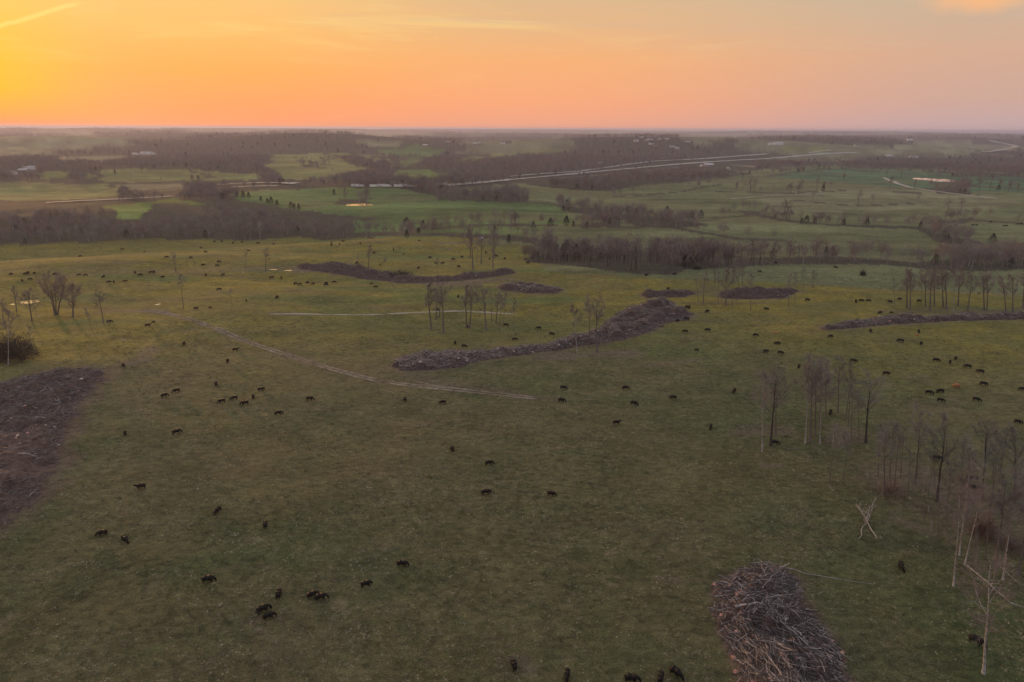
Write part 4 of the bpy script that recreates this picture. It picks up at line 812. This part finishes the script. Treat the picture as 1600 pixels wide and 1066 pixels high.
def pile(key, label, hmax, edge, nlog, loglen, ntw, nclod, nrock, soil='soil', dirf=None, tww=.05, twm='brush', ash=None, twl=(.5, 1.8), mound_res=1.0, extra=0, inner=.3):
    P = PILES[key]; c = P.mean(0); root = empty('brush_pile', (c[0], c[1], float(H(np.array([c[0]]), np.array([c[1]]))[0]))); base = np.array(root.location)
    tag(root, label, 'brush pile', 'piles of cleared brush in the pasture')
    ring = np.vstack([P, P[:1]])
    def hh0(x, y):
        q = dist_line(ring, x, y); q = np.where(inside(P, x, y), q, -q) + min(2.4, edge * .7) * fbm(x / 4.2, y / 3.4, 12, 3)
        return np.where(q > 0, hmax * sstep(0, edge, q) * np.clip(.62 + 1.0 * fbm(x / 4.6, y / 4.6, 7, 3), .12, 1.4) + .22 * fbm(x / 1.1, y / 1.1, 8, 2), -.3), q
    x0, y0 = P.min(0); x1, y1 = P.max(0); nx = int((x1 - x0) / mound_res) + 2; ny = int((y1 - y0) / mound_res) + 2
    X, Y = np.meshgrid(np.linspace(x0, x1, nx), np.linspace(y0, y1, ny), indexing='ij'); X, Y = X.ravel(), Y.ravel(); hz, q = hh0(X, Y); Hg, Qg = hz.reshape(nx, ny), q.reshape(nx, ny)
    def hh(x, y):
        fx = np.clip((x - x0) / (x1 - x0), 0, .9999) * (nx - 1); fy = np.clip((y - y0) / (y1 - y0), 0, .9999) * (ny - 1); i, j = fx.astype(int), fy.astype(int); u, v = fx - i, fy - j
        return [(A[i, j] * (1 - v) + A[i, j + 1] * v) * (1 - u) + (A[i + 1, j] * (1 - v) + A[i + 1, j + 1] * v) * u for A in (Hg, Qg)]
    Vm = np.stack([X, Y, H(X, Y) + hz * .8 + .02], 1) - base; i = (np.arange(nx - 1)[:, None] * ny + np.arange(ny - 1)[None]).ravel(); Fm = np.stack([i, i + ny, i + ny + 1, i + 1], 1)
    Fm = Fm[(q[Fm] > -mound_res * .2).any(1)]; link('earth_mound', mesh_np('earth_mound', Vm, Fm, M[soil], False), root)
    def pick(n, pw=1.0, lo=.3):
        out = []
        while len(out) < n:
            x = rng.uniform(x0, x1, n * 3); y = rng.uniform(y0, y1, n * 3); _, q = hh(x, y); k = q > lo; out += list(zip(x[k], y[k]))
        a = np.array(out[:n]); hz, q = hh(a[:, 0], a[:, 1]); return a, hz, q
    def dens(a):
        return np.ones(len(a), bool) if ash is None else ~inside(ash, a[:, 0], a[:, 1]) | (rng.random(len(a)) < .12)
    a, hz, q = pick(nlog, lo=inner); kk = dens(a); a, hz, q = a[kk], hz[kk], q[kk]
    gz_ = H(a[:, 0], a[:, 1])
    for (x, y), h_, g_, q_ in zip(a, hz, gz_, q):
        L = rng.uniform(*loglen); L = min(L, 2.2 * q_ + loglen[0] * .8); an = dirf(x, y) if dirf else rng.uniform(0, 3.14)
        o = link('branch', LOGS[rng.integers(0, 9)], root, (x - base[0], y - base[1], g_ + h_ * rng.uniform(.85, 1.0) + rng.uniform(.05, .55 * min(1, hmax / 2)) - base[2]))
        o.rotation_euler = (rng.uniform(0, 6.28), rng.normal(0, .24), an); th = (rng.uniform(.32, 1.0) + (rng.random() < .15) * rng.uniform(.4, 1.2)) * 4.4 ; o.scale = (L, th, th)
    for mm in (('log', 'log_dark') if extra else ()):
        B = MB(); a, hz, q = pick(extra // 2, lo=inner); kk = dens(a); a, hz = a[kk], hz[kk]; gg = H(a[:, 0], a[:, 1])
        for (x, y), h_, g_ in zip(a, hz, gg):
            L = rng.uniform(loglen[0] * .5, loglen[1] * .7); an = (dirf(x, y) if dirf else rng.uniform(0, 6.28)) + rng.normal(0, .3); d = np.array((math.cos(an), math.sin(an), rng.normal(0, .15))) * L / 2
            p = np.array((x, y, g_ + h_ * .9 + rng.uniform(.05, .6))) - base; r = rng.uniform(.022, .07); B.tube(np.array([p - d, p + rng.normal(0, L * .05, 3), p + d]), r * np.array((1, .8, .4)), 4)
        tag(link('small_branches', B.mesh('small_branches', M[mm]), root), kind='stuff')
    B = MB(); a, hz, q = pick(ntw, lo=inner * .6); kk = dens(a); a, hz, q = a[kk], hz[kk], q[kk]; n = len(a)
    an = np.array([dirf(x, y) + rng.normal(0, .4) for x, y in a]) if dirf else rng.uniform(0, 6.28, n)
    D = np.stack([np.cos(an), np.sin(an), rng.uniform(-.1, .6, n)], 1); Pt = np.stack([a[:, 0], a[:, 1], H(a[:, 0], a[:, 1]) + hz * .85 + rng.uniform(0, .35, n)], 1) - base
    B.slivers(Pt, D, rng.uniform(*twl, n), rng.uniform(.6, 1.5, n) * tww, rng); tag(link('twig_tangle', B.mesh('twig_tangle', M[twm]), root), kind='stuff')
    for nn, pool, nm, sz in ((nclod, CLOD, 'clay_clod', (.4, 1.3)), (nrock, ROCK, 'limestone_block', (.5, 1.3))):
        if nn:
            a, hz, q = pick(nn, lo=.2)
            for (x, y), h_ in zip(a, hz):
                o = link(nm, pool[rng.integers(0, len(pool))], root, (x - base[0], y - base[1], float(H(np.array([x]), np.array([y]))[0]) + h_ * .85 + .1 - base[2])); s = rng.uniform(*sz); o.scale = (s, s * rng.uniform(.7, 1), s * .7); o.rotation_euler = (0, 0, rng.uniform(0, 6.28))
    return root
fe = at(1262, 1060); fy0, fy1 = at(1200, 985)[1] + 3, at(1200, 1010)[1] - 1
def front_dir(x, y):
    k = min(1.0, max(0.0, (y - fy0) / (fy1 - fy0)))
    a0 = rng.normal(.15, .8); a1 = rng.normal(1.72, .55) if x < fe[0] else rng.normal(2.2, .55)
    return a1 if rng.random() < k else a0
pile('front', 'big pile of long grey logs and branches with red clay clods at the lower edge', 3.6, 5.0, 285, (1.4, 6.4), 13000, 90, 10, dirf=front_dir, tww=.035, twl=(.4, 1.9), mound_res=.4, extra=1900, soil='soil_red', inner=.8)
ashp = poly_world([(0, 690), (45, 672), (75, 672), (70, 700), (50, 715), (58, 735), (85, 725), (80, 740), (40, 758), (0, 760)], 10)
pile('left', 'wide scraped pile of tangled branches with a dark bare middle at the frame edge', 3.0, 8, 290, (1.2, 5.2), 17000, 26, 22, tww=.06, ash=ashp, mound_res=.8, extra=3200, twm='brush', soil='soil_red', inner=1.4)
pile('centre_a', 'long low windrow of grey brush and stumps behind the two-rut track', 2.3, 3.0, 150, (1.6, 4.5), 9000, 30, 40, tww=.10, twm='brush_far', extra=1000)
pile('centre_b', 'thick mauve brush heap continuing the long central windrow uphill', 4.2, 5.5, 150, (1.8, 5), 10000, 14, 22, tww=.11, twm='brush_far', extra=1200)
pile('windrow', 'long dark brush windrow curving through the far pasture swale', 2.8, 3.5, 80, (2, 5), 6000, 6, 8, tww=.13, extra=250)
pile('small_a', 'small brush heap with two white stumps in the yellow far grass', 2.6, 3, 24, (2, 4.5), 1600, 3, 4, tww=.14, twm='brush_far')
pile('small_b', 'low dark brush heap alone on the green slope before the grove', 2.6, 2.5, 24, (2, 4.5), 1500, 2, 2, tww=.14)
pile('small_c', 'low dark brush heap behind the thin trees on the green slope', 3.0, 2.5, 30, (2, 5), 2200, 2, 2, tww=.14)
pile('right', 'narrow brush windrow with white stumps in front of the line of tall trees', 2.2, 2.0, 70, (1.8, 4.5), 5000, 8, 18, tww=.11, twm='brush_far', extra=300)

# ---------------------------------------------------------------- fallen trees
def fallen(name, px0, py0, px1, py1, r, label, nb=6, lift0=.2, lift1=.3, m='bark_pale', seed=0, blen=1.6):
    A = at(px0, py0); Bp = at(px1, py1); g = np.random.default_rng(seed + 900); root = empty(name, A); d = Bp - A; d[2] += lift1 - lift0; L = np.linalg.norm(d)
    T = MB(); n = 9; u = np.linspace(0, 1, n)[:, None]; wob = np.cumsum(g.normal(0, L * .014, (n, 3)), 0) * (1, 1, .3); P = u * d + wob; P[:, 2] += lift0
    T.tube(P, r * np.linspace(1.15, .35, n), 7); link('trunk', T.mesh('trunk', M[m], True), root); C = MB()
    for i in range(nb):
        w_ = g.uniform(.35, .98); p = np.array([np.interp(w_, u[:, 0], P[:, k]) for k in range(3)]); dd = norm(norm(d) + g.normal(0, .6, 3) + (0, 0, .35)); l = g.uniform(.5, 1) * blen
        C.tube(np.array([p, p + dd * l * .5, p + norm(dd + g.normal(0, .25, 3)) * l]), r * np.array((.5, .35, .1)), 4)
    link('limbs', C.mesh('limbs', M[m]), root); return tag(root, label, 'fallen tree', 'fallen pale tree trunks')
fallen('fallen_tree', 1507, 884, 1584, 950, .17, 'long pale fallen trunk lying across the front of the thicket', 8, .4, .3, seed=1, blen=2.4)
fallen('fallen_tree', 1222, 889, 1362, 910, .07, 'very long thin pole lying on grass from the log pile', 3, .25, .15, m='log', seed=2, blen=1.0)
fallen('fallen_tree', 1370, 842, 1336, 797, .12, 'white fallen snag leaning across another, thick end downhill', 14, .2, 1.2, seed=3, blen=2.2)
fallen('fallen_tree', 1343, 843, 1362, 800, .09, 'white snag crossing under the leaning fallen snag', 12, .1, 1.4, seed=4, blen=2.6)
fallen('fallen_tree', 1353, 820, 1382, 778, .08, 'thin pale fallen trunk pointing uphill from the crossed snags', 4, 1.2, 1.5, seed=5, blen=1.5)
fallen('fallen_tree', 1526, 765, 1555, 763, .10, 'short pale log lying beside a black cow in the thicket', 2, .2, .2, seed=6)
fallen('fallen_tree', 1522, 728, 1540, 742, .11, 'short bright white log behind the dark-trunked tree', 5, .2, .4, seed=7, blen=2.0)
fallen('fallen_tree', 200, 570, 245, 562, .10, 'thin pale log on the scuffed patch above the wide brush pile', 3, .2, .2, seed=8)
fallen('fallen_tree', 1230, 702, 1262, 700, .07, 'thin fallen stem left of the tight clump of bare trees', 2, .2, .2, seed=9)
fallen('fallen_tree', 1556, 882, 1590, 915, .08, 'thin grey fallen stem behind the long pale trunk', 3, .3, .4, seed=10, m='log')
fallen('fallen_tree', 1350, 742, 1372, 750, .07, 'thin dark stem lying by the saplings', 2, .2, .2, seed=11, m='log')

# ---------------------------------------------------------------- cows
def skin_mesh(name, chains, m, mats=None, sub=1):
    """chains: list of lists of (x,y,z,r); a chain may start with an int that names the vertex it grows from"""
    V, E, Rr = [], [], []
    for ch in chains:
        prev = None
        for it in ch:
            if isinstance(it, int): prev = it; continue
            V.append(it[:3]); Rr.append(it[3]); i = len(V) - 1
            if prev is not None: E.append((prev, i))
            prev = i
    me = bpy.data.meshes.new(name); me.from_pydata(V, E, []); o = bpy.data.objects.new(name, me); COL.objects.link(o)
    sk = o.modifiers.new('skin', 'SKIN'); sk.use_smooth_shade = True
    for i, s in enumerate(me.skin_vertices[0].data): s.radius = (Rr[i], Rr[i]) if not isinstance(Rr[i], tuple) else Rr[i]; s.use_root = (i == 0)
    ss = o.modifiers.new('sub', 'SUBSURF'); ss.levels = ss.render_levels = sub
    dg = bpy.context.evaluated_depsgraph_get(); ev = o.evaluated_get(dg); r = bpy.data.meshes.new_from_object(ev); bpy.data.objects.remove(o); r.materials.clear(); r.materials.append(m)
    r.polygons.foreach_set('use_smooth', np.ones(len(r.polygons), bool)); return r
def cow_mesh(pose, m):
    # faces +x; back about 1.35 m, trunk deep at the chest
    body = [(-.05, 0, .95, .415), (.35, 0, .96, .41), (.66, 0, 1.0, .36), (.86, 0, 1.02, .27)]      # 0..3
    rear = [0, (-.42, 0, .98, .39), (-.76, 0, 1.03, .33), (-.95, 0, 1.07, .17)]                  # 4,5,6
    tail = [6, (-1.02, 0, .98, .04), (-1.05, 0, .60, .03), (-1.04, 0, .40, .05)]                 # 7,8,9
    if pose == 'graze': neck = [3, (1.06, 0, .84, .25), (1.20, .02, .60, .20), (1.30, .03, .40, .18), (1.37, .03, .24, .15), (1.42, .03, .12, .12)]
    elif pose == 'turn': neck = [3, (1.05, .08, .84, .25), (1.14, .22, .60, .20), (1.18, .32, .40, .18), (1.20, .40, .24, .15), (1.21, .46, .12, .12)]
    else: neck = [3, (1.06, 0, 1.12, .26), (1.20, 0, 1.22, .21), (1.34, 0, 1.26, .19), (1.47, 0, 1.16, .15), (1.55, 0, 1.08, .12)]
    ch = [body, rear, tail, neck]                                                                     # neck verts 10..14
    hv = neck[3]; ear = [[12, (hv[0] - .04, hv[1] + s * .20, hv[2] + .10, .045), (hv[0] - .06, hv[1] + s * .30, hv[2] + .08, .025)] for s in (1, -1)]
    ch += ear
    for s in (1, -1):
        k = .06 * s if pose != 'up' else 0
        ch.append([2, (.62, .20 * s, .70, .16), (.60 + k, .21 * s, .46, .10), (.62 + k, .21 * s, .24, .07), (.63 + k, .21 * s, .05, .075)])
        ch.append([5, (-.72, .21 * s, .80, .23), (-.66 - k, .21 * s, .60, .145), (-.80 - k, .21 * s, .42, .085), (-.76 - k, .21 * s, .20, .07), (-.73 - k, .21 * s, .05, .075)])
    return skin_mesh('cow', ch, m)
COWM = {p: cow_mesh(p, M['hide']) for p in ('graze', 'turn', 'up')}; TAN = cow_mesh('graze', M['hide_tan'])
# px, py (feet), heading as seen: L, R, A (away), T (towards), or degrees; optional size
COWS = [(17, 430), (43, 428), (40, 429.5), (35, 440), (47, 438), (54, 428.5), (87, 430), (124, 431), (134, 431.5), (162, 434), (171, 442), (178, 442), (196, 441), (211, 427.5), (219, 431), (236, 427.5), (241, 426.5), (254, 434.5), (126, 401.5), (191, 391), (226, 394.5), (260, 403.5), (298, 404), (314, 388.5), (321, 395),
 (342, 410.5), (340, 416.5), (318, 415.5), (388, 393), (364, 380.5), (378, 379.5), (335, 378.5), (347, 378.5), (343, 454), (307, 484), (329, 482), (385, 471), (240, 504.5), (231, 511), (171, 505), (288, 539.5), (368, 549), (349, 431), (322, 431.5), (403, 381), (428, 382.5), (518, 384), (518, 380.5), (536, 378.5), (563, 382), (531, 383),
 (655, 377), (585, 396), (615, 391.5), (631, 398), (602, 408), (594, 415), (558, 412), (654, 420), (672, 404), (681, 413), (692, 413), (708, 407), (717, 418), (722, 403), (759, 396), (765, 406), (789, 405.5), (775, 401), (425, 435), (440, 436), (462, 445), (480, 443.5), (489, 445), (510, 447), (510, 444), (522, 442.5), (433, 466.5), (580, 444.5), (587, 450), (468, 446),
 (716, 465.5), (684, 485.5), (711, 538), (725, 543), (790, 510), (731, 512), (825, 412.5), (1010, 431.5), (1054, 430), (1044, 453), (1072, 482), (1077, 482), (1058, 503.5), (1073, 500.5), (1105, 488.5), (1071, 520), (1106, 518), (1180, 526), (842, 515), (862, 524), (804, 532.5), (1197, 484.5), (1196, 551.5), (1088, 548.5), (1145, 419.5), (1187, 426),
 (1211, 412), (1305, 419.5), (1261, 470.5), (1337, 473), (1346, 472), (1357, 472), (1391, 473.5), (1405, 469), (1375, 490.5), (1393, 490), (1435, 472), (1360, 519), (1297, 528), (1407, 535), (1435, 520), (1439, 539), (1215, 539), (1219, 553.5),
 (1248, 575.5), (1333, 566.5), (1384, 586.5), (1462, 565), (1484, 568, 'A'), (1493, 562.5), (1512, 575), (1532, 583, 'L'), (1536, 602.5), (1451, 616, 'R'), (1469, 614), (1469, 628), (1525, 627), (1598, 611, 'L'), (1590, 662), (1297, 647), (1210, 695, 'R'), (1463, 719, 'R'), (1520, 751, 'L'), (1522, 766, 'L'),
 (257, 621, 'R'), (276, 613.5, 'L'), (338, 603, 'A'), (347, 630, 'L'), (366, 625, 'L'), (383, 633, 'L'), (396, 623), (193, 573), (196, 680, 'A'), (276, 678.5, 'R'), (221, 764, 'L'), (341, 801), (356, 567),
 (408, 611, 'R'), (435, 648.5, 'R'), (484, 626, 'R'), (633, 627, 'A'), (692, 631.5, 'L'), (707, 705, 'A'), (764, 727), (759, 773, 'R'), (880, 608.5, 'R'), (877, 628.5, 'R'), (977, 609, 'R'), (990, 633, 'R'), (1052, 624, 'L'), (1147, 613.5, 'T'), (963, 663.5, 'R'), (1110, 670, 'T'), (861, 775, 'R'),
 (161, 837, 'L'), (196, 847, 'T'), (325, 910, 'R'), (415, 824, 'A'), (436, 933, 'A'), (488, 934, 'R'), (501, 938, 'R'), (411, 957, 'R'), (420, 967, 'R'), (572, 917, 'R'), (628, 885, 'R'), (803, 1044, 'A'), (886, 1060, 'T'), (986, 1066, 'R'), (1032, 1064, 'A'), (1055, 1056, -30), (1407, 889, 'T'), (1524, 1006, 'R'),
 (1288, 338), (1293, 340), (1482, 350), (1493, 354), (1520, 353), (1525, 353), (1548, 348), (1569, 354), (1573, 354), (1590, 351), (1595, 351)]
cp = cast([c[0] for c in COWS], [c[1] for c in COWS]); crk = ranked(cp)
for i, (c, P, (r_, lm)) in enumerate(zip(COWS, cp, crk)):
    hd = c[2] if len(c) > 2 else random.choice(['L', 'R', 'R', 'L', 'A', 'T', 35, 145, -140])
    jit = random.uniform(-.3, .3); base_a = math.atan2(P[1], P[0]) - math.pi / 2      # bearing of the cow from the camera
    a = {'L': math.pi, 'R': 0.0, 'A': math.pi / 2, 'T': -math.pi / 2}[hd] if isinstance(hd, str) else R(hd)
    pose = random.choices(['graze', 'turn', 'up'], [.76, .19, .05])[0]; tan = False
    o = link('cow', COWM[pose], None, (P[0], P[1], P[2] - .03)); o.rotation_euler = (0, 0, base_a + a + jit)
    calf = (len(c) == 2 and P[1] > 240 and random.random() < .14); s = random.uniform(.94, 1.10) * (.72 if calf else 1.0); o.scale = (s, s, s)
    face = {'L': 'facing left', 'R': 'facing right', 'A': 'seen from behind', 'T': 'facing the viewer'}.get(hd, 'turned at an angle')
    pz = {'graze': 'grazing', 'turn': 'grazing sideways', 'up': 'with raised head'}[pose]
    tag(o, '%s %s, %s cow to %s' % ('small black calf' if calf else 'black cow', face if (len(c) > 2 and isinstance(c[2], str)) else pz, ORD[min(r_, 23)], lm), 'cow', 'cattle spread over the pasture')
for px, py, hd, lab in [(1493, 606, 'R', 'orange-tan cow grazing among the black cows on the rise'), (1212, 522, 'L', 'pale tan calf standing above the yellow-green rise'), (1433, 525, 'L', 'pale tan calf just below a black cow under the low windrow'), (1436, 471, 'R', 'tan calf in front of the line of tall trees')]:
    P = at(px, py); o = link('cow', TAN, None, (P[0], P[1], P[2] - .03)); s = 1.05 if px == 1493 else .6; o.scale = (s, s, s); o.rotation_euler = (0, 0, 0 if hd == 'R' else math.pi); tag(o, lab, 'cow', 'cattle spread over the pasture')

# ---------------------------------------------------------------- fence along the far side of the pasture
def box(bm, x0, x1, y0, y1, z0, z1):
    v = [bm.verts.new(p) for p in ((x0, y0, z0), (x1, y0, z0), (x1, y1, z0), (x0, y1, z0), (x0, y0, z1), (x1, y0, z1), (x1, y1, z1), (x0, y1, z1))]
    for f in ((3, 2, 1, 0), (4, 5, 6, 7), (0, 1, 5, 4), (1, 2, 6, 5), (2, 3, 7, 6), (3, 0, 4, 7)): bm.faces.new([v[i] for i in f])
def fin(bm, name, m): me = bpy.data.meshes.new(name); bm.to_mesh(me); bm.free(); me.materials.append(m); return me
bm = bmesh.new(); bmesh.ops.create_cone(bm, cap_ends=True, segments=6, radius1=.09, radius2=.075, depth=1.6, matrix=Matrix.Translation((0, 0, .7))); POST = fin(bm, 'post', M['post'])
def fence(pts, label, step=5.0):
    L = line_world(pts, 10)[:, :2]; seg = np.hypot(*(L[1:] - L[:-1]).T); s = np.concatenate([[0], np.cumsum(seg)]); u = np.arange(0, s[-1], step); x = np.interp(u, s, L[:, 0]); y = np.interp(u, s, L[:, 1]); z = H(x, y)
    root = empty('fence', (x[0], y[0], z[0])); b0 = np.array((x[0], y[0], z[0]))
    for p in np.stack([x, y, z], 1): o = link('post', POST, root, tuple(p - b0)); o.rotation_euler = (random.gauss(0, .04), random.gauss(0, .04), 0)
    for h_ in (.45, .85, 1.2):
        B = MB(); B.tube(np.stack([x, y, z + h_], 1) - b0, np.full(len(x), .012), 3); link('wire', B.mesh('wire', M['wire']), root)
    tag(root, label, 'fence')
fence([(872, 423), (1000, 428), (1100, 429), (1200, 433), (1290, 440), (1340, 437), (1400, 426)], 'wire fence on weathered posts running below the dark grove')
fence([(1375, 452), (1450, 456), (1530, 458), (1625, 462)], 'wire fence on weathered posts behind the line of tall trees')

# ---------------------------------------------------------------- farm buildings, vehicles
def house(px, py, w_, d_, h, wallm, roofm, label, rz=0.0, cat='house', name='farmhouse', wins=4, pitch=.45):
    P = at(px, py); root = empty(name, P, rz); bm = bmesh.new(); box(bm, -w_ / 2, w_ / 2, -d_ / 2, d_ / 2, -.6, h)
    for s in (-1, 1):
        v = [bm.verts.new(q) for q in ((s * w_ / 2, -d_ / 2, h), (s * w_ / 2, d_ / 2, h), (s * w_ / 2, 0, h + d_ / 2 * pitch))]; bm.faces.new(v)
    link('wall', fin(bm, 'wall', M[wallm]), root); o = .4; rh = d_ / 2 * pitch; bm = bmesh.new()
    for s in (-1, 1):
        pts = [(-w_ / 2 - o, s * (d_ / 2 + o), h - o * pitch), (w_ / 2 + o, s * (d_ / 2 + o), h - o * pitch), (w_ / 2 + o, 0, h + rh + .02), (-w_ / 2 - o, 0, h + rh + .02)]
        v = [bm.verts.new(p) for p in pts] + [bm.verts.new((p[0], p[1], p[2] + .18)) for p in pts]
        for f in ((3, 2, 1, 0), (4, 5, 6, 7), (0, 1, 5, 4), (1, 2, 6, 5), (2, 3, 7, 6), (3, 0, 4, 7)): bm.faces.new([v[i] for i in f])
    link('roof', fin(bm, 'roof', M[roofm]), root)
    for i in range(wins):
        x = -w_ / 2 + w_ * (i + .5) / wins
        if i == wins // 2: bm = bmesh.new(); box(bm, x - .55, x + .55, -d_ / 2 - .06, -d_ / 2 - .005, 0, 2.1 if cat == 'house' else min(h * .75, 3.4)); link('door', fin(bm, 'door', M['roof_dark']), root)
        else: bm = bmesh.new(); box(bm, x - .6, x + .6, -d_ / 2 - .06, -d_ / 2 - .005, 1.0, 2.2); link('window', fin(bm, 'window', M['pane']), root)
    return tag(root, label, cat)
house(1106, 260.5, 24, 14, 4.6, 'wall_tan', 'roof_metal', 'large grey-roofed barn between the highway and the meadows', .35, 'barn', 'barn')
house(1098, 260.5, 12, 9, 3.2, 'wall_white', 'roof_metal', 'small shed attached beside the large grey-roofed barn', .3, 'shed', 'shed')
house(1216, 226.5, 30, 14, 6, 'wall_white', 'roof_metal', 'long white farm building on the wooded rise', .1, 'barn', 'barn')
house(1204, 227.0, 16, 11, 5, 'wall_white', 'roof_metal', 'white house left of the long white farm building', .4)
house(1035, 248.0, 15, 10, 4, 'wall_white', 'roof_dark', 'pale house at the foot of the wooded hill beside the highway', .5)
house(938, 255.5, 10, 7, 3, 'wall_white', 'roof_metal', 'small white shed by the highway bend', .2, 'shed', 'shed')
house(231, 242.0, 42, 16, 5, 'wall_white', 'roof_metal', 'long white-roofed building among dark trees in the left hills', -.3, 'barn', 'barn')
house(212, 242.5, 18, 11, 4, 'wall_white', 'roof_metal', 'white shed just left of the long white-roofed building', -.5, 'shed', 'shed')
house(46, 266, 18, 11, 5, 'wall_white', 'roof_metal', 'white house with tall gable at the glowing left edge', .9)
house(38, 269, 16, 10, 4, 'wall_tan', 'roof_metal', 'low tan house beside the white gabled house at the left edge', .1)
house(18, 273, 16, 10, 4, 'wall_white', 'roof_metal', 'white house closest to the left edge of the glowing hills', -.2)
house(1338, 228.5, 16, 10, 4, 'wall_white', 'roof_dark', 'small white house on the tip of the wooded rise', .2)
house(1388, 244.5, 20, 12, 4, 'wall_white', 'roof_metal', 'pale farmhouse amid tree rows in the far right valley', .1)
house(1427, 247, 22, 12, 4, 'wall_white', 'roof_metal', 'white shed in the far right valley, right of the pale farmhouse', -.1, 'shed', 'shed')
house(1421, 220, 30, 20, 7, 'wall_white', 'roof_metal', 'lone bright white building high in the far right haze', 0, 'barn', 'barn')
house(751, 375, 3.2, 2.4, 1.5, 'wall_white', 'roof_metal', 'small white livestock shelter behind the tall trees at the windrow end', .2, 'shelter', 'livestock_shelter', 2)
ORDL = 'first second third fourth fifth sixth seventh eighth ninth tenth eleventh twelfth thirteenth fourteenth fifteenth sixteenth seventeenth eighteenth'.split(); HPX = [1003, 1010, 1018, 1024, 1016, 1030, 1042, 1050, 1058, 994, 795, 786, 742, 750, 665, 700, 1075, 1110]
for k, (px, py) in enumerate([(1003, 217.5), (1010, 221), (1018, 226), (1024, 229), (1016, 219), (1030, 219.5), (1042, 220), (1050, 232), (1058, 234), (994, 222), (795, 224.5), (786, 225), (742, 227), (750, 226), (665, 229), (700, 222), (1075, 224), (1110, 222)]):
    house(px, py, random.uniform(14, 20), 10, random.uniform(4, 6), random.choice(['wall_white', 'wall_tan']), random.choice(['roof_metal', 'roof_dark']), 'tiny pale house of the hill settlement, %s counting from the left' % ORDL[sorted(HPX).index(px)], random.uniform(-.8, .8))['group'] = 'houses of the hill settlement'
def truck(px, py, label, L=12, rz=0.1, lift=1.25):
    P = at(px, py); root = empty('parked_trailer' if L < 10 else 'white_truck', (P[0], P[1], P[2] + lift), rz)
    bm = bmesh.new(); box(bm, -L / 2, L / 2 - 2.6, -1.25, 1.25, 1.0, 4.0); link('cargo_box', fin(bm, 'cargo_box', M['paint_white']), root)
    bm = bmesh.new(); box(bm, L / 2 - 2.4, L / 2, -1.15, 1.15, .8, 3.0); bmesh.ops.bevel(bm, geom=bm.edges[:], offset=.2, segments=1, affect='EDGES'); cab = link('cab', fin(bm, 'cab', M['paint_white']), root)
    bm = bmesh.new(); box(bm, L / 2 - 1.6, L / 2 - .7, -1.19, -1.155, 1.9, 2.7); link('window', fin(bm, 'window', M['pane']), cab)
    for x in (-L / 2 + 1.4, -L / 2 + 2.7, L / 2 - 1.3):
        for s in (-1, 1):
            bm = bmesh.new(); bmesh.ops.create_cone(bm, cap_ends=True, segments=12, radius1=.5, radius2=.5, depth=.35, matrix=Matrix.Translation((x, s * 1.05, .5)) @ Matrix.Rotation(R(90), 4, 'X')); link('wheel', fin(bm, 'wheel', M['rubber']), root)
    return tag(root, label, 'truck', 'white trucks on the road behind the dark tree row')
for k, px in enumerate([556, 563, 585, 596, 604, 623, 633, 645, 652]):
    truck(px, 292.5 + .4 * (k % 3), 'white truck on the far road above the green field, %s from the left' % ORDL[k], 12, .15, .05)
truck(692, 291, 'white truck at the start of the straight highway stretch', 14, .2)

# ---------------------------------------------------------------- grass tufts near the camera
def tuft(seed, m, n, L, w_, spread):
    g = np.random.default_rng(seed); C = MB(); P = np.stack([g.normal(0, spread, n), g.normal(0, spread, n), np.zeros(n) - .02], 1); D = np.stack([g.normal(0, .7, n), g.normal(0, .7, n), g.uniform(.3, 1.2, n)], 1)
    C.slivers(P, D, g.uniform(.5, 1.2, n) * L, np.full(n, w_), g); return C.mesh('tuft', m)
tcol = bpy.data.collections.new('tuft_kinds')
for i in range(4): tcol.objects.link(bpy.data.objects.new('a_tuft_%d' % i, tuft(400 + i, M['straw'] if i < 2 else M['blade'], 16, (.22, .32, .28, .38)[i], .045, .16)))
def grass(nm, d0, d1, dens, lab, sc0):
    n = int(.5 * 1.5 * (d1 ** 2 - d0 ** 2) * dens); d = np.sqrt(rng.uniform(d0 ** 2, d1 ** 2, n)); a = rng.uniform(-.75, .75, n); x, y = d * np.sin(a), d * np.cos(a)
    f = fbm(x / 9, y / 9, 201, 4) + .5 * fbm(x / 35, y / 35, 205, 2); k = rng.random(n) < sstep(-.5, .5, f)
    for P in PILES.values(): k &= ~inside(P, x, y)
    x, y, f = x[k], y[k], f[k]; st = rng.random(len(x)) < sstep(-.1, .5, f) * .7 + .25
    idx = np.where(st, rng.integers(0, 2, len(x)), rng.integers(2, 4, len(x)))
    instancer(nm, np.stack([x, y, H(x, y)], 1), idx, rng.uniform(.5, 1.5, len(x)) * sc0, rng.uniform(0, 6.28, len(x)), tcol, lab)
grass('grass_tufts', 62, 150, 1.9, 'dry straw and dull green tufts over the near slope', 1.0)
grass('grass_tufts', 150, 320, .55, 'dry straw and dull green tufts over the middle slope', 1.15)
